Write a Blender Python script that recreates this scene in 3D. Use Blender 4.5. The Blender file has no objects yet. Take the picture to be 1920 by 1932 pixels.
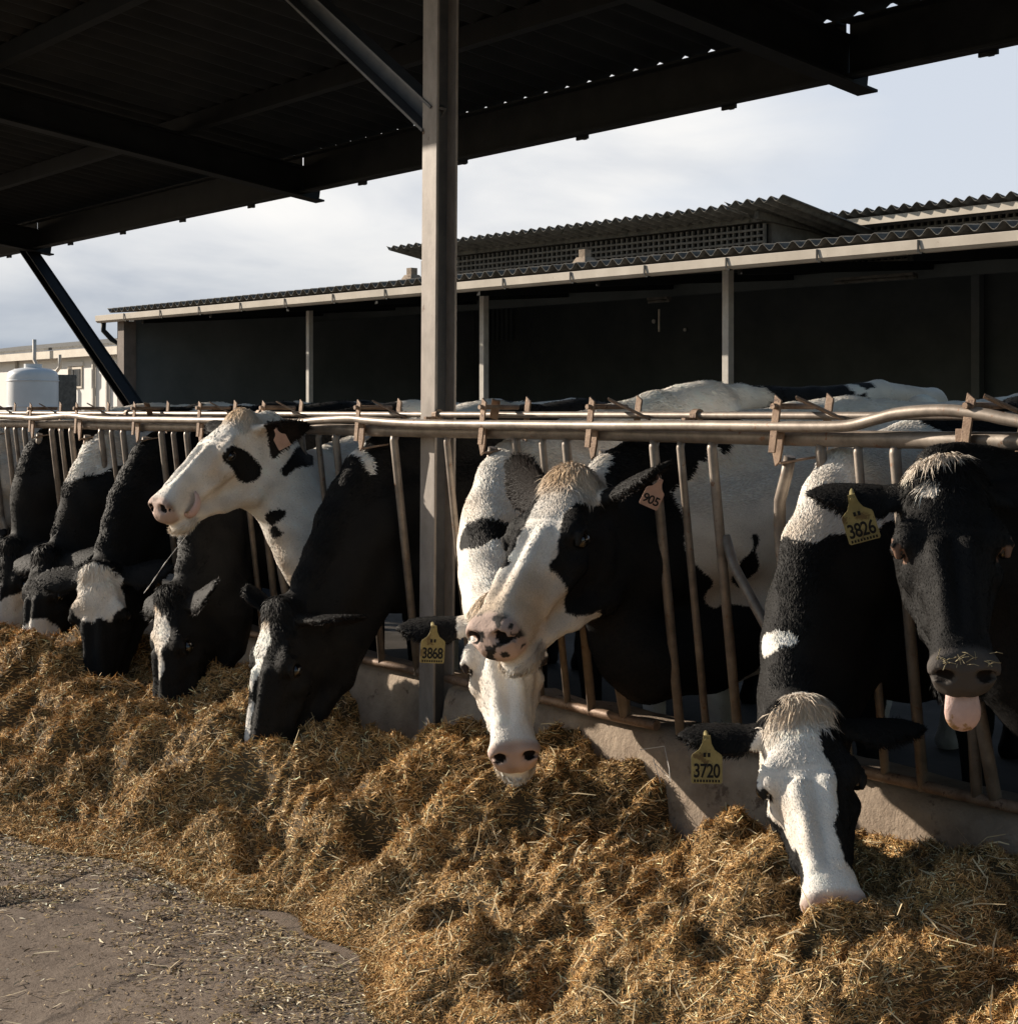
import bpy, math, random
import numpy as np
from mathutils import Vector, Matrix
random.seed(7); rng = np.random.default_rng(7)
SC = bpy.context.scene; COL = SC.collection
R_ = math.radians
# ------------------------------------------------------------------ camera frame
CAM = np.array([0, 0, 1.45]); F = 3000.0; TH = R_(52)
VW = np.array([-math.sin(TH), math.cos(TH), 0]); RT = np.array([math.cos(TH), math.sin(TH), 0]); UP = np.array([0, 0, 1.0])
def ray(px): return VW + (px - 960) / F * RT
def at(px, py, Y):
    d = ray(px); t = Y / d[1]
    return np.array([t * d[0], Y, 1.45 - (py - 775) / F * t])
def att(px, py, t):
    return CAM + t * (VW + (px - 960) / F * RT + (775 - py) / F * UP)
def nrm(a):
    a = np.asarray(a, float); return a / np.linalg.norm(a)
def run(a): return nrm(a[0] * RT + a[1] * UP - a[2] * VW)
# ------------------------------------------------------------------ materials
def new_mat(name):
    m = bpy.data.materials.new(name); m.use_nodes = True
    nt = m.node_tree; b = nt.nodes['Principled BSDF']
    return m, nt, b
def noise(nt, scale, detail=5, rough=.6, vec=None):
    n = nt.nodes.new('ShaderNodeTexNoise'); n.inputs['Scale'].default_value = scale
    n.inputs['Detail'].default_value = detail; n.inputs['Roughness'].default_value = rough
    if vec is not None: nt.links.new(vec, n.inputs['Vector'])
    return n
def ramp(nt, fac, stops):
    r = nt.nodes.new('ShaderNodeValToRGB'); el = r.color_ramp.elements
    while len(el) < len(stops): el.new(.5)
    for e, (p, c) in zip(el, stops): e.position = p; e.color = (*c, 1)
    nt.links.new(fac, r.inputs[0]); return r
def bump(nt, b, h, strength=.3, dist=.01):
    bp = nt.nodes.new('ShaderNodeBump'); bp.inputs['Strength'].default_value = strength; bp.inputs['Distance'].default_value = dist
    nt.links.new(h, bp.inputs['Height']); nt.links.new(bp.outputs[0], b.inputs['Normal'])
def mottled(name, c1, c2, scale, rough=.8, bs=.3, bd=.005, metal=0, spots=None, stretch=None):
    m, nt, b = new_mat(name)
    tc = nt.nodes.new('ShaderNodeTexCoord'); vec = tc.outputs['Object']
    if stretch:
        mp = nt.nodes.new('ShaderNodeMapping'); mp.inputs['Scale'].default_value = stretch
        nt.links.new(vec, mp.inputs[0]); vec = mp.outputs[0]
    n = noise(nt, scale, 8, .65, vec); r = ramp(nt, n.outputs[0], [(.32, c1), (.68, c2)])
    out = r.outputs[0]
    if spots:
        n2 = noise(nt, spots[0], 6, .7, vec); r2 = ramp(nt, n2.outputs[0], [(spots[2], (0, 0, 0)), (spots[2] + .06, (1, 1, 1))])
        mx = nt.nodes.new('ShaderNodeMixRGB'); nt.links.new(r2.outputs[0], mx.inputs[0]); nt.links.new(out, mx.inputs[1])
        mx.inputs[2].default_value = (*spots[1], 1); out = mx.outputs[0]
    nt.links.new(out, b.inputs['Base Color']); b.inputs['Roughness'].default_value = rough; b.inputs['Metallic'].default_value = metal; b.inputs['Specular IOR Level'].default_value = .12 if max(c2) < .1 else .4
    n3 = noise(nt, scale * 6, 6, .7, vec); bump(nt, b, n3.outputs[0], bs, bd)
    return m
def attr_mat(name, rough, bs=.0, scale=200, sheen=0, spec=.5, stretch=None):
    m, nt, b = new_mat(name)
    a = nt.nodes.new('ShaderNodeAttribute'); a.attribute_name = 'Col'
    nt.links.new(a.outputs['Color'], b.inputs['Base Color']); b.inputs['Roughness'].default_value = rough
    b.inputs['Specular IOR Level'].default_value = spec
    if bs:
        tc = nt.nodes.new('ShaderNodeTexCoord'); n = noise(nt, scale, 4, .7, tc.outputs['Object']); bump(nt, b, n.outputs[0], bs, .004)
    return m
M = {}
M['coat'] = attr_mat('cow_coat', .7, .6, 110, spec=.12)
M['fur'] = attr_mat('cow_hair', .6, spec=.09)
M['feed'] = attr_mat('feed_base', .95, .8, 120, spec=.1)
M['straw'] = attr_mat('straw_bits', .8, spec=.12)
M['galv'] = mottled('worn_galvanised_steel', (.15, .122, .10), (.34, .285, .235), 14, .48, .2, .002, .3, (30, (.2, .1, .055), .60), (1, 1, 1))
M['rust'] = mottled('rusty_bracket_steel', (.13, .075, .045), (.32, .22, .15), 25, .55, .4, .003, .25, (50, (.09, .05, .035), .58))
M['post'] = mottled('grey_painted_post', (.22, .19, .165), (.34, .295, .26), 22, .6, .25, .002, .1, (26, (.12, .07, .05), .66), (1, 1, .5))
M['shadesteel'] = mottled('shade_darkened_steel', (.07, .072, .08), (.12, .118, .12), 12, .55, .2, .002, .2)  # post grey made darker and bluer: carries the shade on brace and web
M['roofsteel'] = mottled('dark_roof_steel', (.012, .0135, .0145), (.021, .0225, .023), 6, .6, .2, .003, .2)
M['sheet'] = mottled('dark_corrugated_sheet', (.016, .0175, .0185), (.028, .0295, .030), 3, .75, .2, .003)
M['concrete'] = mottled('curb_concrete', (.20, .150, .110), (.41, .325, .245), 6, .9, .9, .010, 0, (9, (.13, .09, .065), .60))
M['fibre'] = mottled('weathered_fibre_cement', (.07, .066, .06), (.17, .16, .14), 9, .9, .5, .004, 0, (5, (.05, .05, .04), .6))
M['gutter'] = mottled('cream_gutter', (.50, .44, .36), (.64, .57, .48), 3, .5, .1, .002, 0, (9, (.3, .22, .15), .68))
M['barnpost'] = mottled('pale_barn_post', (.42, .38, .33), (.6, .56, .5), 6, .6, .1)
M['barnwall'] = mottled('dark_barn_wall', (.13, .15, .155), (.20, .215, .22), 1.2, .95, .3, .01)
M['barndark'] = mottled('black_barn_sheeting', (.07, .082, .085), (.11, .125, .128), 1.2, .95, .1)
M['lattice'] = mottled('grey_vent_blocks', (.11, .10, .09), (.2, .185, .165), 8, .9, .3)
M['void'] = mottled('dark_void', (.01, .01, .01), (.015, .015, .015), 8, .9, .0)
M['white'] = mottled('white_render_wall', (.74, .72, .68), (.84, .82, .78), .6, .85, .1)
M['tank'] = mottled('white_plastic_tank', (.55, .57, .58), (.66, .67, .68), 1.5, .45, .05)
M['glass'] = mottled('dark_window_glass', (.03, .04, .05), (.06, .07, .08), 3, .15, 0)
M['tongue'] = mottled('pink_tongue', (.55, .36, .32), (.68, .48, .42), 30, .45, .7, .003, 0, (22, (.34, .2, .09), .57))
M['tag'] = mottled('yellow_ear_tag', (.19, .155, .06), (.30, .245, .10), 22, .55, .1, .001, 0, (26, (.12, .08, .03), .55))
M['pinktag'] = mottled('salmon_ear_tag', (.36, .21, .15), (.50, .31, .23), 20, .55)
M['ink'] = mottled('black_marking', (.012, .012, .012), (.02, .02, .02), 10, .6, 0)
M['wire'] = mottled('pale_wire', (.5, .47, .42), (.62, .58, .52), 40, .5, 0)
def eye_mat():
    m, nt, b = new_mat('cow_eye'); b.inputs['Base Color'].default_value = (.008, .006, .005, 1)
    b.inputs['Roughness'].default_value = .06; b.inputs['Coat Weight'].default_value = .6; return m
M['eye'] = eye_mat()
def drool_mat():
    m, nt, b = new_mat('drool'); b.inputs['Base Color'].default_value = (.8, .8, .8, 1)
    b.inputs['Roughness'].default_value = .05; return m
M['drool'] = drool_mat()
def ground_mat():
    m, nt, b = new_mat('alley_concrete')
    tc = nt.nodes.new('ShaderNodeTexCoord'); v = tc.outputs['Object']
    n1 = noise(nt, .9, 8, .65, v); r1 = ramp(nt, n1.outputs[0], [(.3, (.155, .112, .080)), (.7, (.26, .20, .15))])
    n2 = noise(nt, 14, 8, .75, v); r2 = ramp(nt, n2.outputs[0], [(.38, (.5, .45, .42)), (.62, (1, 1, 1))])
    mx = nt.nodes.new('ShaderNodeMixRGB'); mx.blend_type = 'MULTIPLY'; mx.inputs[0].default_value = .75
    nt.links.new(r1.outputs[0], mx.inputs[1]); nt.links.new(r2.outputs[0], mx.inputs[2])
    vo = nt.nodes.new('ShaderNodeTexVoronoi'); vo.feature = 'DISTANCE_TO_EDGE'; vo.inputs['Scale'].default_value = .55
    n5 = noise(nt, 3, 5, .6, v); ad = nt.nodes.new('ShaderNodeVectorMath'); ad.operation = 'MULTIPLY_ADD'
    nt.links.new(n5.outputs['Color'], ad.inputs[0]); ad.inputs[1].default_value = (.35, .35, .35); nt.links.new(v, ad.inputs[2]); nt.links.new(ad.outputs[0], vo.inputs['Vector'])
    r5 = ramp(nt, vo.outputs['Distance'], [(0.0, (.25, .2, .17)), (.012, (1, 1, 1))])
    mx2 = nt.nodes.new('ShaderNodeMixRGB'); mx2.blend_type = 'MULTIPLY'; mx2.inputs[0].default_value = .8
    nt.links.new(mx.outputs[0], mx2.inputs[1]); nt.links.new(r5.outputs[0], mx2.inputs[2])
    nt.links.new(mx2.outputs[0], b.inputs['Base Color']); b.inputs['Roughness'].default_value = .85
    n3 = noise(nt, 60, 8, .75, v); n4 = noise(nt, 6, 4, .5, v)
    mm = nt.nodes.new('ShaderNodeMath'); mm.operation = 'MULTIPLY_ADD'; mm.inputs[1].default_value = 1.6
    nt.links.new(n4.outputs[0], mm.inputs[0]); nt.links.new(n3.outputs[0], mm.inputs[2]); bump(nt, b, mm.outputs[0], .8, .012)
    return m
M['ground'] = ground_mat()
# ------------------------------------------------------------------ mesh helpers
def np_mesh(name, V, faces, mat, parent=None, col=None, smooth=False):
    me = bpy.data.meshes.new(name); V = np.asarray(V, np.float32)
    faces = np.asarray(faces, np.int32); n, k = faces.shape
    me.vertices.add(len(V)); me.vertices.foreach_set('co', V.ravel())
    me.loops.add(n * k); me.loops.foreach_set('vertex_index', faces.ravel())
    me.polygons.add(n); me.polygons.foreach_set('loop_start', np.arange(0, n * k, k, dtype=np.int32))
    try: me.polygons.foreach_set('loop_total', np.full(n, k, np.int32))
    except Exception: pass
    if smooth: me.polygons.foreach_set('use_smooth', np.ones(n, bool))
    me.update(calc_edges=True)
    if col is not None:
        a = me.color_attributes.new('Col', 'FLOAT_COLOR', 'POINT')
        c = np.ones((len(V), 4), np.float32); c[:, :3] = col; a.data.foreach_set('color', c.ravel())
    me.materials.append(mat); me.validate()
    o = bpy.data.objects.new(name, me); COL.objects.link(o)
    if parent is not None: o.parent = parent
    return o
class MB:
    def __init__(s): s.v = []; s.f = []
    def add(s, vs, fs):
        k = len(s.v); s.v += [tuple(map(float, a)) for a in vs]; s.f += [tuple(i + k for i in f) for f in fs]
    def box(s, c, size, ax=None):
        c = np.array(c, float); ax = np.eye(3) if ax is None else np.array(ax)
        h = np.array(size) / 2; vs = [c + ax.T @ (h * np.array([i, j, k])) for i in (-1, 1) for j in (-1, 1) for k in (-1, 1)]
        s.add(vs, [(0, 1, 3, 2), (4, 6, 7, 5), (0, 4, 5, 1), (2, 3, 7, 6), (0, 2, 6, 4), (1, 5, 7, 3)])
    def tube(s, pts, r, n=12, caps=True):
        P = [np.array(p, float) for p in pts]; m = len(P); rr = r if hasattr(r, '__len__') else [r] * m
        k = len(s.v); prev = None
        for i in range(m):
            t = nrm(P[min(i + 1, m - 1)] - P[max(i - 1, 0)])
            a = prev if prev is not None else (np.array([0, 0, 1.]) if abs(t[2]) < .9 else np.array([1., 0, 0]))
            a = nrm(a - t * (a @ t)); b = np.cross(t, a); prev = a
            for j in range(n):
                q = 2 * math.pi * j / n; s.v.append(tuple(P[i] + rr[i] * (math.cos(q) * a + math.sin(q) * b)))
        for i in range(m - 1):
            for j in range(n):
                s.f.append((k + i * n + j, k + i * n + (j + 1) % n, k + (i + 1) * n + (j + 1) % n, k + (i + 1) * n + j))
        if caps: s.f.append(tuple(k + j for j in range(n))[::-1]); s.f.append(tuple(k + (m - 1) * n + j for j in range(n)))
    def beam(s, a, b, w, h, up=(0, 0, 1)):
        a = np.array(a, float); b = np.array(b, float); x = nrm(b - a); y = nrm(np.cross(up, x)); z = np.cross(x, y)
        s.box((a + b) / 2, (np.linalg.norm(b - a), w, h), np.stack([x, y, z]))
    def prism(s, poly, o, ex, ey, ez, th):
        o = np.array(o, float); n = len(poly); ex, ey, ez = map(np.array, (ex, ey, ez))
        vs = [o + p[0] * ex + p[1] * ey for p in poly] + [o + p[0] * ex + p[1] * ey + th * ez for p in poly]
        s.add(vs, [tuple(range(n))[::-1], tuple(range(n, 2 * n))] + [(i, (i + 1) % n, n + (i + 1) % n, n + i) for i in range(n)])
    def build(s, name, mat, parent=None, smooth=False, bevel=0):
        me = bpy.data.meshes.new(name); me.from_pydata(s.v, [], s.f); me.update(); me.materials.append(mat)
        o = bpy.data.objects.new(name, me); COL.objects.link(o)
        if smooth:
            me.polygons.foreach_set('use_smooth', [len(p.vertices) == 4 for p in me.polygons])
        if bevel:
            md = o.modifiers.new('b', 'BEVEL'); md.width = bevel; md.segments = 2; md.limit_method = 'ANGLE'
        if parent is not None:
            o.parent = parent; o.matrix_parent_inverse = parent.matrix_basis.inverted()
        return o
def tag(o, label=None, cat=None, group=None, kind=None):
    for k, v in (('label', label), ('category', cat), ('group', group), ('kind', kind)):
        if v: o[k] = v
    return o
def empty(name, loc, label, cat, group=None):
    o = bpy.data.objects.new(name, None); COL.objects.link(o); o.location = loc
    o.empty_display_size = .1; tag(o, label, cat, group); return o
def warp(P, k, seed, amp=1.0, octs=2):
    r = np.random.default_rng(seed); out = np.zeros(len(P))
    for o in range(octs):
        for i in range(5):
            kv = r.normal(size=3); kv = kv / np.linalg.norm(kv) * k * (2 ** o) * (.7 + .6 * r.random())
            out += np.sin(P @ kv + r.random() * 6.28) * amp / (2 ** o) / 2.2
    return out
# value noise 2D
def vnoise(x, y, seed):
    r = np.random.default_rng(seed); T = r.random((256, 256))
    xi = np.floor(x).astype(int); yi = np.floor(y).astype(int); fx = x - xi; fy = y - yi
    fx = fx * fx * (3 - 2 * fx); fy = fy * fy * (3 - 2 * fy)
    g = lambda a, b: T[a & 255, b & 255]
    return (g(xi, yi) * (1 - fx) + g(xi + 1, yi) * fx) * (1 - fy) + (g(xi, yi + 1) * (1 - fx) + g(xi + 1, yi + 1) * fx) * fy
# ================================================================== SETTING
def quad_sheet(name, x0, x1, y0, y1, z, mat, kind='structure'):
    m = MB(); m.add([(x0, y0, z), (x1, y0, z), (x1, y1, z), (x0, y1, z)], [(0, 1, 2, 3)]); return tag(m.build(name, mat), kind=kind)
quad_sheet('ground', -400, 400, -400, 400, 0, M['ground'])
YR = 3.17           # plane of the feeding rail
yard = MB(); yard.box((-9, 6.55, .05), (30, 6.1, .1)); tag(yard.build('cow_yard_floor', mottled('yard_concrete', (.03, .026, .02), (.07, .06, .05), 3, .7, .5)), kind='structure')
PX = -4.588          # canopy post
# feed curb in two runs, one each side of the post
def curb(x0, x1, label, seed):
    n = max(2, int((x1 - x0) / .06)); xs = np.linspace(x0, x1, n)
    prof = [(3.225, 0), (3.235, .2), (3.245, .34), (3.258, .435), (3.275, .475), (3.31, .492), (3.37, .50), (3.45, .50), (3.5, .48), (3.52, .3), (3.52, 0)]
    V = []; r = np.random.default_rng(seed)
    for j, (y, z) in enumerate(prof):
        dn = (vnoise(xs * 6, np.full(n, j * .8), seed) - .5) * .016 + (vnoise(xs * 25, np.full(n, j * 1.7), seed + 1) - .5) * .006
        for i in range(n): V.append((xs[i], y + dn[i], max(0, z + (dn[i] if 0 < j < 10 else 0))))
    m = len(prof); Fc = [(j * n + i, (j + 1) * n + i, (j + 1) * n + i + 1, j * n + i + 1) for j in range(m - 1) for i in range(n - 1)]
    mb = MB(); mb.add(V, Fc); mb.f.append(tuple(j * n for j in range(m))); mb.f.append(tuple(j * n + n - 1 for j in range(m))[::-1])
    o = mb.build('feed_curb', M['concrete'], smooth=True)
    return tag(o, label, 'curb', 'concrete feed curbs under the rail')
curb(-14.5, PX - .055, 'low worn concrete feed curb running left from the square steel post', 3)
curb(PX + .055, 1.2, 'low worn concrete feed curb running right from the square steel post', 4)
# ---- headlock fence
fence = empty('headlock_fence', (PX, YR, 0), 'rusty galvanised headlock feeding fence with tubular rails and slanting bars', 'fence')
def zr(x): return 0
X0, X1 = -14.0, 1.2
t = MB(); xs = np.linspace(X0, X1, 60)
t.tube([(x, YR, 1.380 + .0015 * math.sin(x * 3)) for x in xs], .0215, 16); t.build('top_rail', M['galv'], fence, True)
rodpx = [(-260, 783), (0, 786), (60, 789), (100, 786), (135, 784), (190, 790), (330, 792), (500, 795), (560, 797), (600, 793), (660, 790), (700, 794), (780, 799), (930, 801), (1140, 803), (1300, 803), (1520, 805), (1600, 803), (1650, 791), (1700, 779), (1780, 774), (1850, 781), (1900, 791), (1960, 800), (2050, 806)]
t = MB(); pts = [at(px, py, 3.118) for px, py in rodpx]
sp = []
for i in range(len(pts) - 1):
    for q in (0, .25, .5, .75):
        p0, p1, p2, p3 = pts[max(i - 1, 0)], pts[i], pts[i + 1], pts[min(i + 2, len(pts) - 1)]
        sp.append(.5 * ((2 * p1) + (-p0 + p2) * q + (2 * p0 - 5 * p1 + 4 * p2 - p3) * q * q + (-p0 + 3 * p1 - 3 * p2 + p3) * q ** 3))
t.tube(sp, .0150, 12); t.build('locking_rod', M['galv'], fence, True)
t = MB(); t.tube([(x, 3.232, 1.437) for x in xs], .0105, 10); t.build('rear_rod', M['galv'], fence, True)
for xa, xb in ((-14.0, PX - .06), (PX + .06, -3.46), (-3.30, 1.2)):
    t = MB(); t.tube([(x, 3.262, .512 + .002 * math.sin(x * 9)) for x in np.linspace(xa, xb, 24)], .0155, 12); t.build('bottom_rail', M['rust'], fence, True)
def xr(px, Y=YR): return at(px, 800, Y)[0]
def bar(parent, xt, xb, r=.0145, name='bar', z0=.50, z1=1.365, ytop=YR, ybot=3.262):
    t = MB(); t.tube([(xt, ytop, z1), (xt, ytop - .004, z1 - .02), (xb, ybot, z0)], r, 12); return t.build(name, M['galv'], parent, True)
nb = 0
bx = [xr(p) for p in (1840, 1490, 1140, 930, 700, 520, 395, 275, 165, 75)]
while bx[-1] > X0 + .7: bx.append(bx[-1] - .62)
bx = [bx[0] + .66, bx[0] + 1.3, bx[0] + 1.95] + bx
fixed = {0: (.105, .235, .345), 1: (.115, .235, .345)}
near = {1490: (1550, 1620, 1690), 1140: (1235, 1285, 1345), 930: (975, 1025, 1070), 700: (745, 845), 520: (570, 602, 635)}
explicit = {round(xr(k), 3): [xr(v) for v in vs] for k, vs in near.items()}
for i, x in enumerate(bx):
    offs = explicit.get(round(x, 3), [x + .17, x + .29, x + .42])
    for k, xb_ in enumerate(offs):
        r = .0145 if k != 1 else .0115
        if abs(xb_ - PX) < .05: continue
        b = bar(fence, xb_, xb_ + .012, r); nb += 1
    if abs(x - xr(700)) < .01: continue_yoke = False
    else: continue_yoke = True
    # slanting stop welded to the last fixed bar
    xs_ = offs[-1]
    t = MB(); t.tube([(xs_ + .012, 3.205, 1.10), (xs_ + .05, 3.2, 1.02), (xs_ + .16, 3.215, .86), (xs_ + .175, 3.23, .80), (xs_ + .17, 3.262, .51)], .0145, 10)
    if continue_yoke: t.build('stop_bar', M['galv'], fence, True)
    # swinging yoke bar below the latch
    t = MB(); t.tube([(x, YR, 1.33), (x - .012, YR, 1.28), (x - .045, YR + .01, 1.21), (x - .055, YR + .02, 1.12), (x - .04, YR + .05, .8), (x - .01, 3.262, .52)], .0165, 12)
    if continue_yoke: t.build('yoke_bar', M['galv'], fence, True)
    # latch on top: two upright tabs, a lever between them, and a hook that straps the tube
    la = MB(); ty = .022
    dx = -.012 if i % 3 else .006
    tab = [(-.013, -.085), (.010, -.085), (.018, .035), (.020, .052), (-.004, .068), (-.008, .035)]
    la.prism(tab, (x + .012 + dx, YR - .062, 1.425), (1, 0, 0), (.10, 0, 1), (0, 1, 0), .006)
    o = la.build('latch', M['rust'], fence, bevel=.0015)
    l2 = MB(); l2.prism(tab, (x + .07 + dx, YR + .075, 1.43), (1, 0, 0), (.10, 0, 1), (0, 1, 0), .006); l2.build('rear_tab', M['rust'], o, bevel=.0015)
    lv = MB(); s_ = 1 if i % 4 != 2 else -1
    lv.beam((x + .03, YR - .01, 1.485), (x + .03 + s_ * .105, YR + .06, 1.425), .028, .006, up=(0, .3, 1)); lv.build('latch_lever', M['rust'], o, bevel=.001)
    bt = MB(); bt.tube([(x + .012 + dx + .006, YR - .075, 1.462), (x + .012 + dx + .006, YR + .085, 1.462)], .008, 8); bt.build('latch_bolt', M['rust'], o, True)
    hk = MB(); hp = [(-.030, .03), (.012, .03), (.004, -.03), (-.004, -.062), (-.02, -.075), (-.032, -.03)]
    hk.prism(hp, (x, YR - .037, 1.378), (1, 0, 0), (0, 0, 1), (0, 1, 0), .007)
    hk.beam((x - .012, YR - .03, 1.312), (x + .045, YR + .045, 1.328), .034, .006); hk.build('hook', M['rust'], o, bevel=.0012)
    if i % 2: 
        cl = MB(); xc = x + .33; cl.tube([(xc - .012, 3.232, 1.437), (xc + .012, 3.232, 1.437)], .019, 10); cl.box((xc, 3.205, 1.405), (.014, .055, .05)); cl.build('rod_clamp', M['rust'], fence)
# ---- canopy over the feeding place
canopy = empty('feed_canopy', (PX, 3.25, 0), 'dark steel canopy with corrugated roof, rafters and a square post over the feeding cows', 'canopy')
SL = -.14
def rz(y, z0=2.845): return z0 + SL * (y - 5.40)     # underside line of rafters
YE, YN = 5.37, 2.27
XA, XB = -24.0, 4.6
# rafters as I beams
rx = [-4.50 + 4.57 * k for k in range(-4, 3)]
def ibeam(mb, a, b, h, w, tf=.012, tw=.012):
    up = np.array([0, 0, 1.]); mb.beam(a, b, tw, h - 2 * tf)
    for s in (-1, 1): mb.beam(np.array(a) + up * s * (h / 2 - tf / 2), np.array(b) + up * s * (h / 2 - tf / 2), w, tf)
for x in rx:
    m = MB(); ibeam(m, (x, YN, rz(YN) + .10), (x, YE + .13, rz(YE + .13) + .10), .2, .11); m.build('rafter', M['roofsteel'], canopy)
ru = .2 + .005
# eave beams (channel), one between each pair of rafters
for k in range(len(rx) - 1):
    for (yy, nm) in ((YE, 'eave_beam'), (YN + .05, 'eave_beam')):
        m = MB(); a, b = rx[k] + .012, rx[k + 1] - .012
        zb = (2.875 if yy == YE else rz(yy) + .0)
        m.beam((a, yy, zb + .125), (b, yy, zb + .125), .008, .25); m.beam((a, yy - .035, zb + .006), (b, yy - .035, zb + .006), .062, .012); m.beam((a, yy - .035, zb + .244), (b, yy - .035, zb + .244), .062, .012)
        m.build(nm, M['roofsteel'], canopy)
    if True:
        for q in np.arange(rx[k] + .7, rx[k + 1] - .3, 1.05):
            g = MB(); g.box((q, YE + .012, 2.872), (.09, .012, .026)); g.box((q, YE + .02, 2.93), (.025, .03, .14)); g.build('gutter_clip', M['roofsteel'], canopy)
# purlins
for y in (3.2, 4.5):
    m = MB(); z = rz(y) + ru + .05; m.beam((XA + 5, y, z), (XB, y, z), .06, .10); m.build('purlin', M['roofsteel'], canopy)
# corrugated sheet
def corrugated(name, p0, ex, ey, Lx, Ly, pitch, amp, th, mat, parent, per=8, jag=None, ny=2):
    n = int(Lx / pitch * per) + 1; u = np.linspace(0, Lx, n); ex = nrm(ex); ey = nrm(ey); ez = np.cross(ex, ey)
    if ez[2] < 0: ez = -ez
    w = amp * np.cos(u / pitch * 2 * math.pi); V = []
    off = np.zeros(n) if jag is None else jag(u)
    for side in (0, 1):
        for j in range(ny):
            for i in range(n):
                yj = (j / (ny - 1)) * Ly + (off[i] if j == 0 else 0)
                V.append(np.array(p0) + ex * u[i] + ey * yj + ez * (w[i] + side * th))
    Fc = []; N = n * ny
    for j in range(ny - 1):
        for i in range(n - 1):
            a = j * n + i; Fc.append((a, a + n, a + n + 1, a + 1)); Fc.append((N + a, N + a + 1, N + a + n + 1, N + a + n))
    for i in range(n - 1):
        Fc.append((i, i + 1, N + i + 1, N + i)); a = (ny - 1) * n + i; Fc.append((a, N + a, N + a + 1, a + 1))
    for j in range(ny - 1):
        a = j * n; Fc.append((a, N + a, N + a + n, a + n)); a = j * n + n - 1; Fc.append((a, a + n, N + a + n, N + a))
    return np_mesh(name, V, Fc, mat, parent, smooth=False)
zs = rz(YE) + .33
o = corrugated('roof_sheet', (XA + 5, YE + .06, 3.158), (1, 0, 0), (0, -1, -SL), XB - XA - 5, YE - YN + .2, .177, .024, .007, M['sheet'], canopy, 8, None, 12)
o.matrix_parent_inverse = canopy.matrix_basis.inverted()
# post: H section, leaning a touch
def post(x, y, zt):
    m = MB(); lean = .016
    a = np.array([x - .008, y, 0]); b = np.array([x + lean * zt / 1.45 - .008, y, zt])
    m.beam(a + [0, -.038, 0], b + [0, -.038, 0], .014, .092, up=(1, 0, 0)) if False else None
    ax = nrm(b - a); L = np.linalg.norm(b - a); c = (a + b) / 2; X = np.array([1, 0, 0.]); Y = np.array([0, 1, 0.])
    A = np.stack([X, Y, ax]); m.box(c - [0, .041, 0], (.088, .010, L), A); m.box(c + [0, .041, 0], (.088, .010, L), A)
    o = m.build('post', M['post'], canopy, bevel=.002); wb_ = MB(); wb_.box(c - [.010, 0, 0], (.008, .071, L), A); wb_.build('post_web', M['shadesteel'], o)  # web darker than its flanges: the recess shade is put into its colour
    f = MB(); f.box(a + [0.044 + .003 + .3 * 0, 0, L / 2], (.005, .03, L - .02), A)
    return o
for x in (PX, PX - 4.57, PX + 4.57): 
    o = post(x, 3.262, rz(3.26) + .0)
    dx = .025; s = MB()
    p0 = np.array([x - .02, 3.245, 2.44]); p1 = np.array([x - 1.12, 3.245, 3.20])
    dd = nrm(p1 - p0); nn = np.array([-dd[2], 0, dd[0]]); nn = nn if nn[2] > 0 else -nn
    s.beam(p0 + nn * .0, p1 + nn * .0, .07, .01); s.beam(p0 + nn * .045 + [0, .03, 0], p1 + nn * .045 + [0, .03, 0], .01, .08); s.beam(p0 + nn * .09, p1 + nn * .09, .07, .01)
    s.build('brace', M['roofsteel'] if False else M['shadesteel'] if 'shadesteel' in M else M['galv'], o)  # dark tone of the brace is its shade, put into the colour
    w = MB(); w.tube([p0 + [0, -.03, -.006], p0 + [.012, 0, -.012], p0 + [.02, .03, -.006]], .008, 6); w.build('weld', M['rust'], o, True)
m = MB(); pa = at(45, 470, YE - .02); pb = at(245, 765, YE - .02); dv = pb - pa; pc = pb + dv * 1.02
m.beam(pa - dv * .03, pc, .11, .012, up=(0, 0, 1)); m.beam(pa - dv * .03 + [0, .05, .04], pc + [0, .05, .04], .012, .10, up=(0, 0, 1))
m.beam(pa - dv * .03 + [0, 0, .086], pc + [0, 0, .086], .11, .012, up=(0, 0, 1)); m.build('diagonal_brace', M['roofsteel'], canopy)
# ---- barn across the yard
AL = R_(4.15); EX = np.array([math.cos(AL), math.sin(AL), 0]); EY = np.array([-math.sin(AL), math.cos(AL), 0]); B0 = np.array([-9.1, 11.1, 0])
def bp(s, y, z): return B0 + EX * s + EY * y + np.array([0, 0, z])
AXB = np.stack([EX, EY, UP])
def s_at(px, y=0):      # distance along the barn where the ray through px crosses
    d = ray(px); A = np.array([[d[0], -EX[0]], [d[1], -EX[1]]]); o = B0 + EY * y
    return np.linalg.solve(A, o[:2])[1]
barn = empty('open_barn', tuple(bp(0, 0, 0)), 'long open fronted dark barn with corrugated roof and cream gutter behind the cows', 'barn')
SLn, SRt = s_at(196), 12.0
def jag(u): 
    k = np.floor(u / .885).astype(int); r = np.random.default_rng(5).random(400); return -(r[k % 400] * .03)
ey = EY * math.cos(R_(13)) + UP * math.sin(R_(13))
def cor(name, s0, y0, z0, L, D, ang, mat=M['fibre'], pitch=.177, amp=.033, per=8, jg=None):
    ey = EY * math.cos(R_(ang)) + UP * math.sin(R_(ang)); o = corrugated(name, bp(s0, y0, z0), EX, ey, L, D, pitch, amp, .008, mat, barn, per, jg, 2)
    o.matrix_parent_inverse = barn.matrix_basis.inverted(); return o
cor('roof', SLn + .25, -.05, 2.965, SRt - SLn, 9.0, 4.6, jg=jag)
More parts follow.
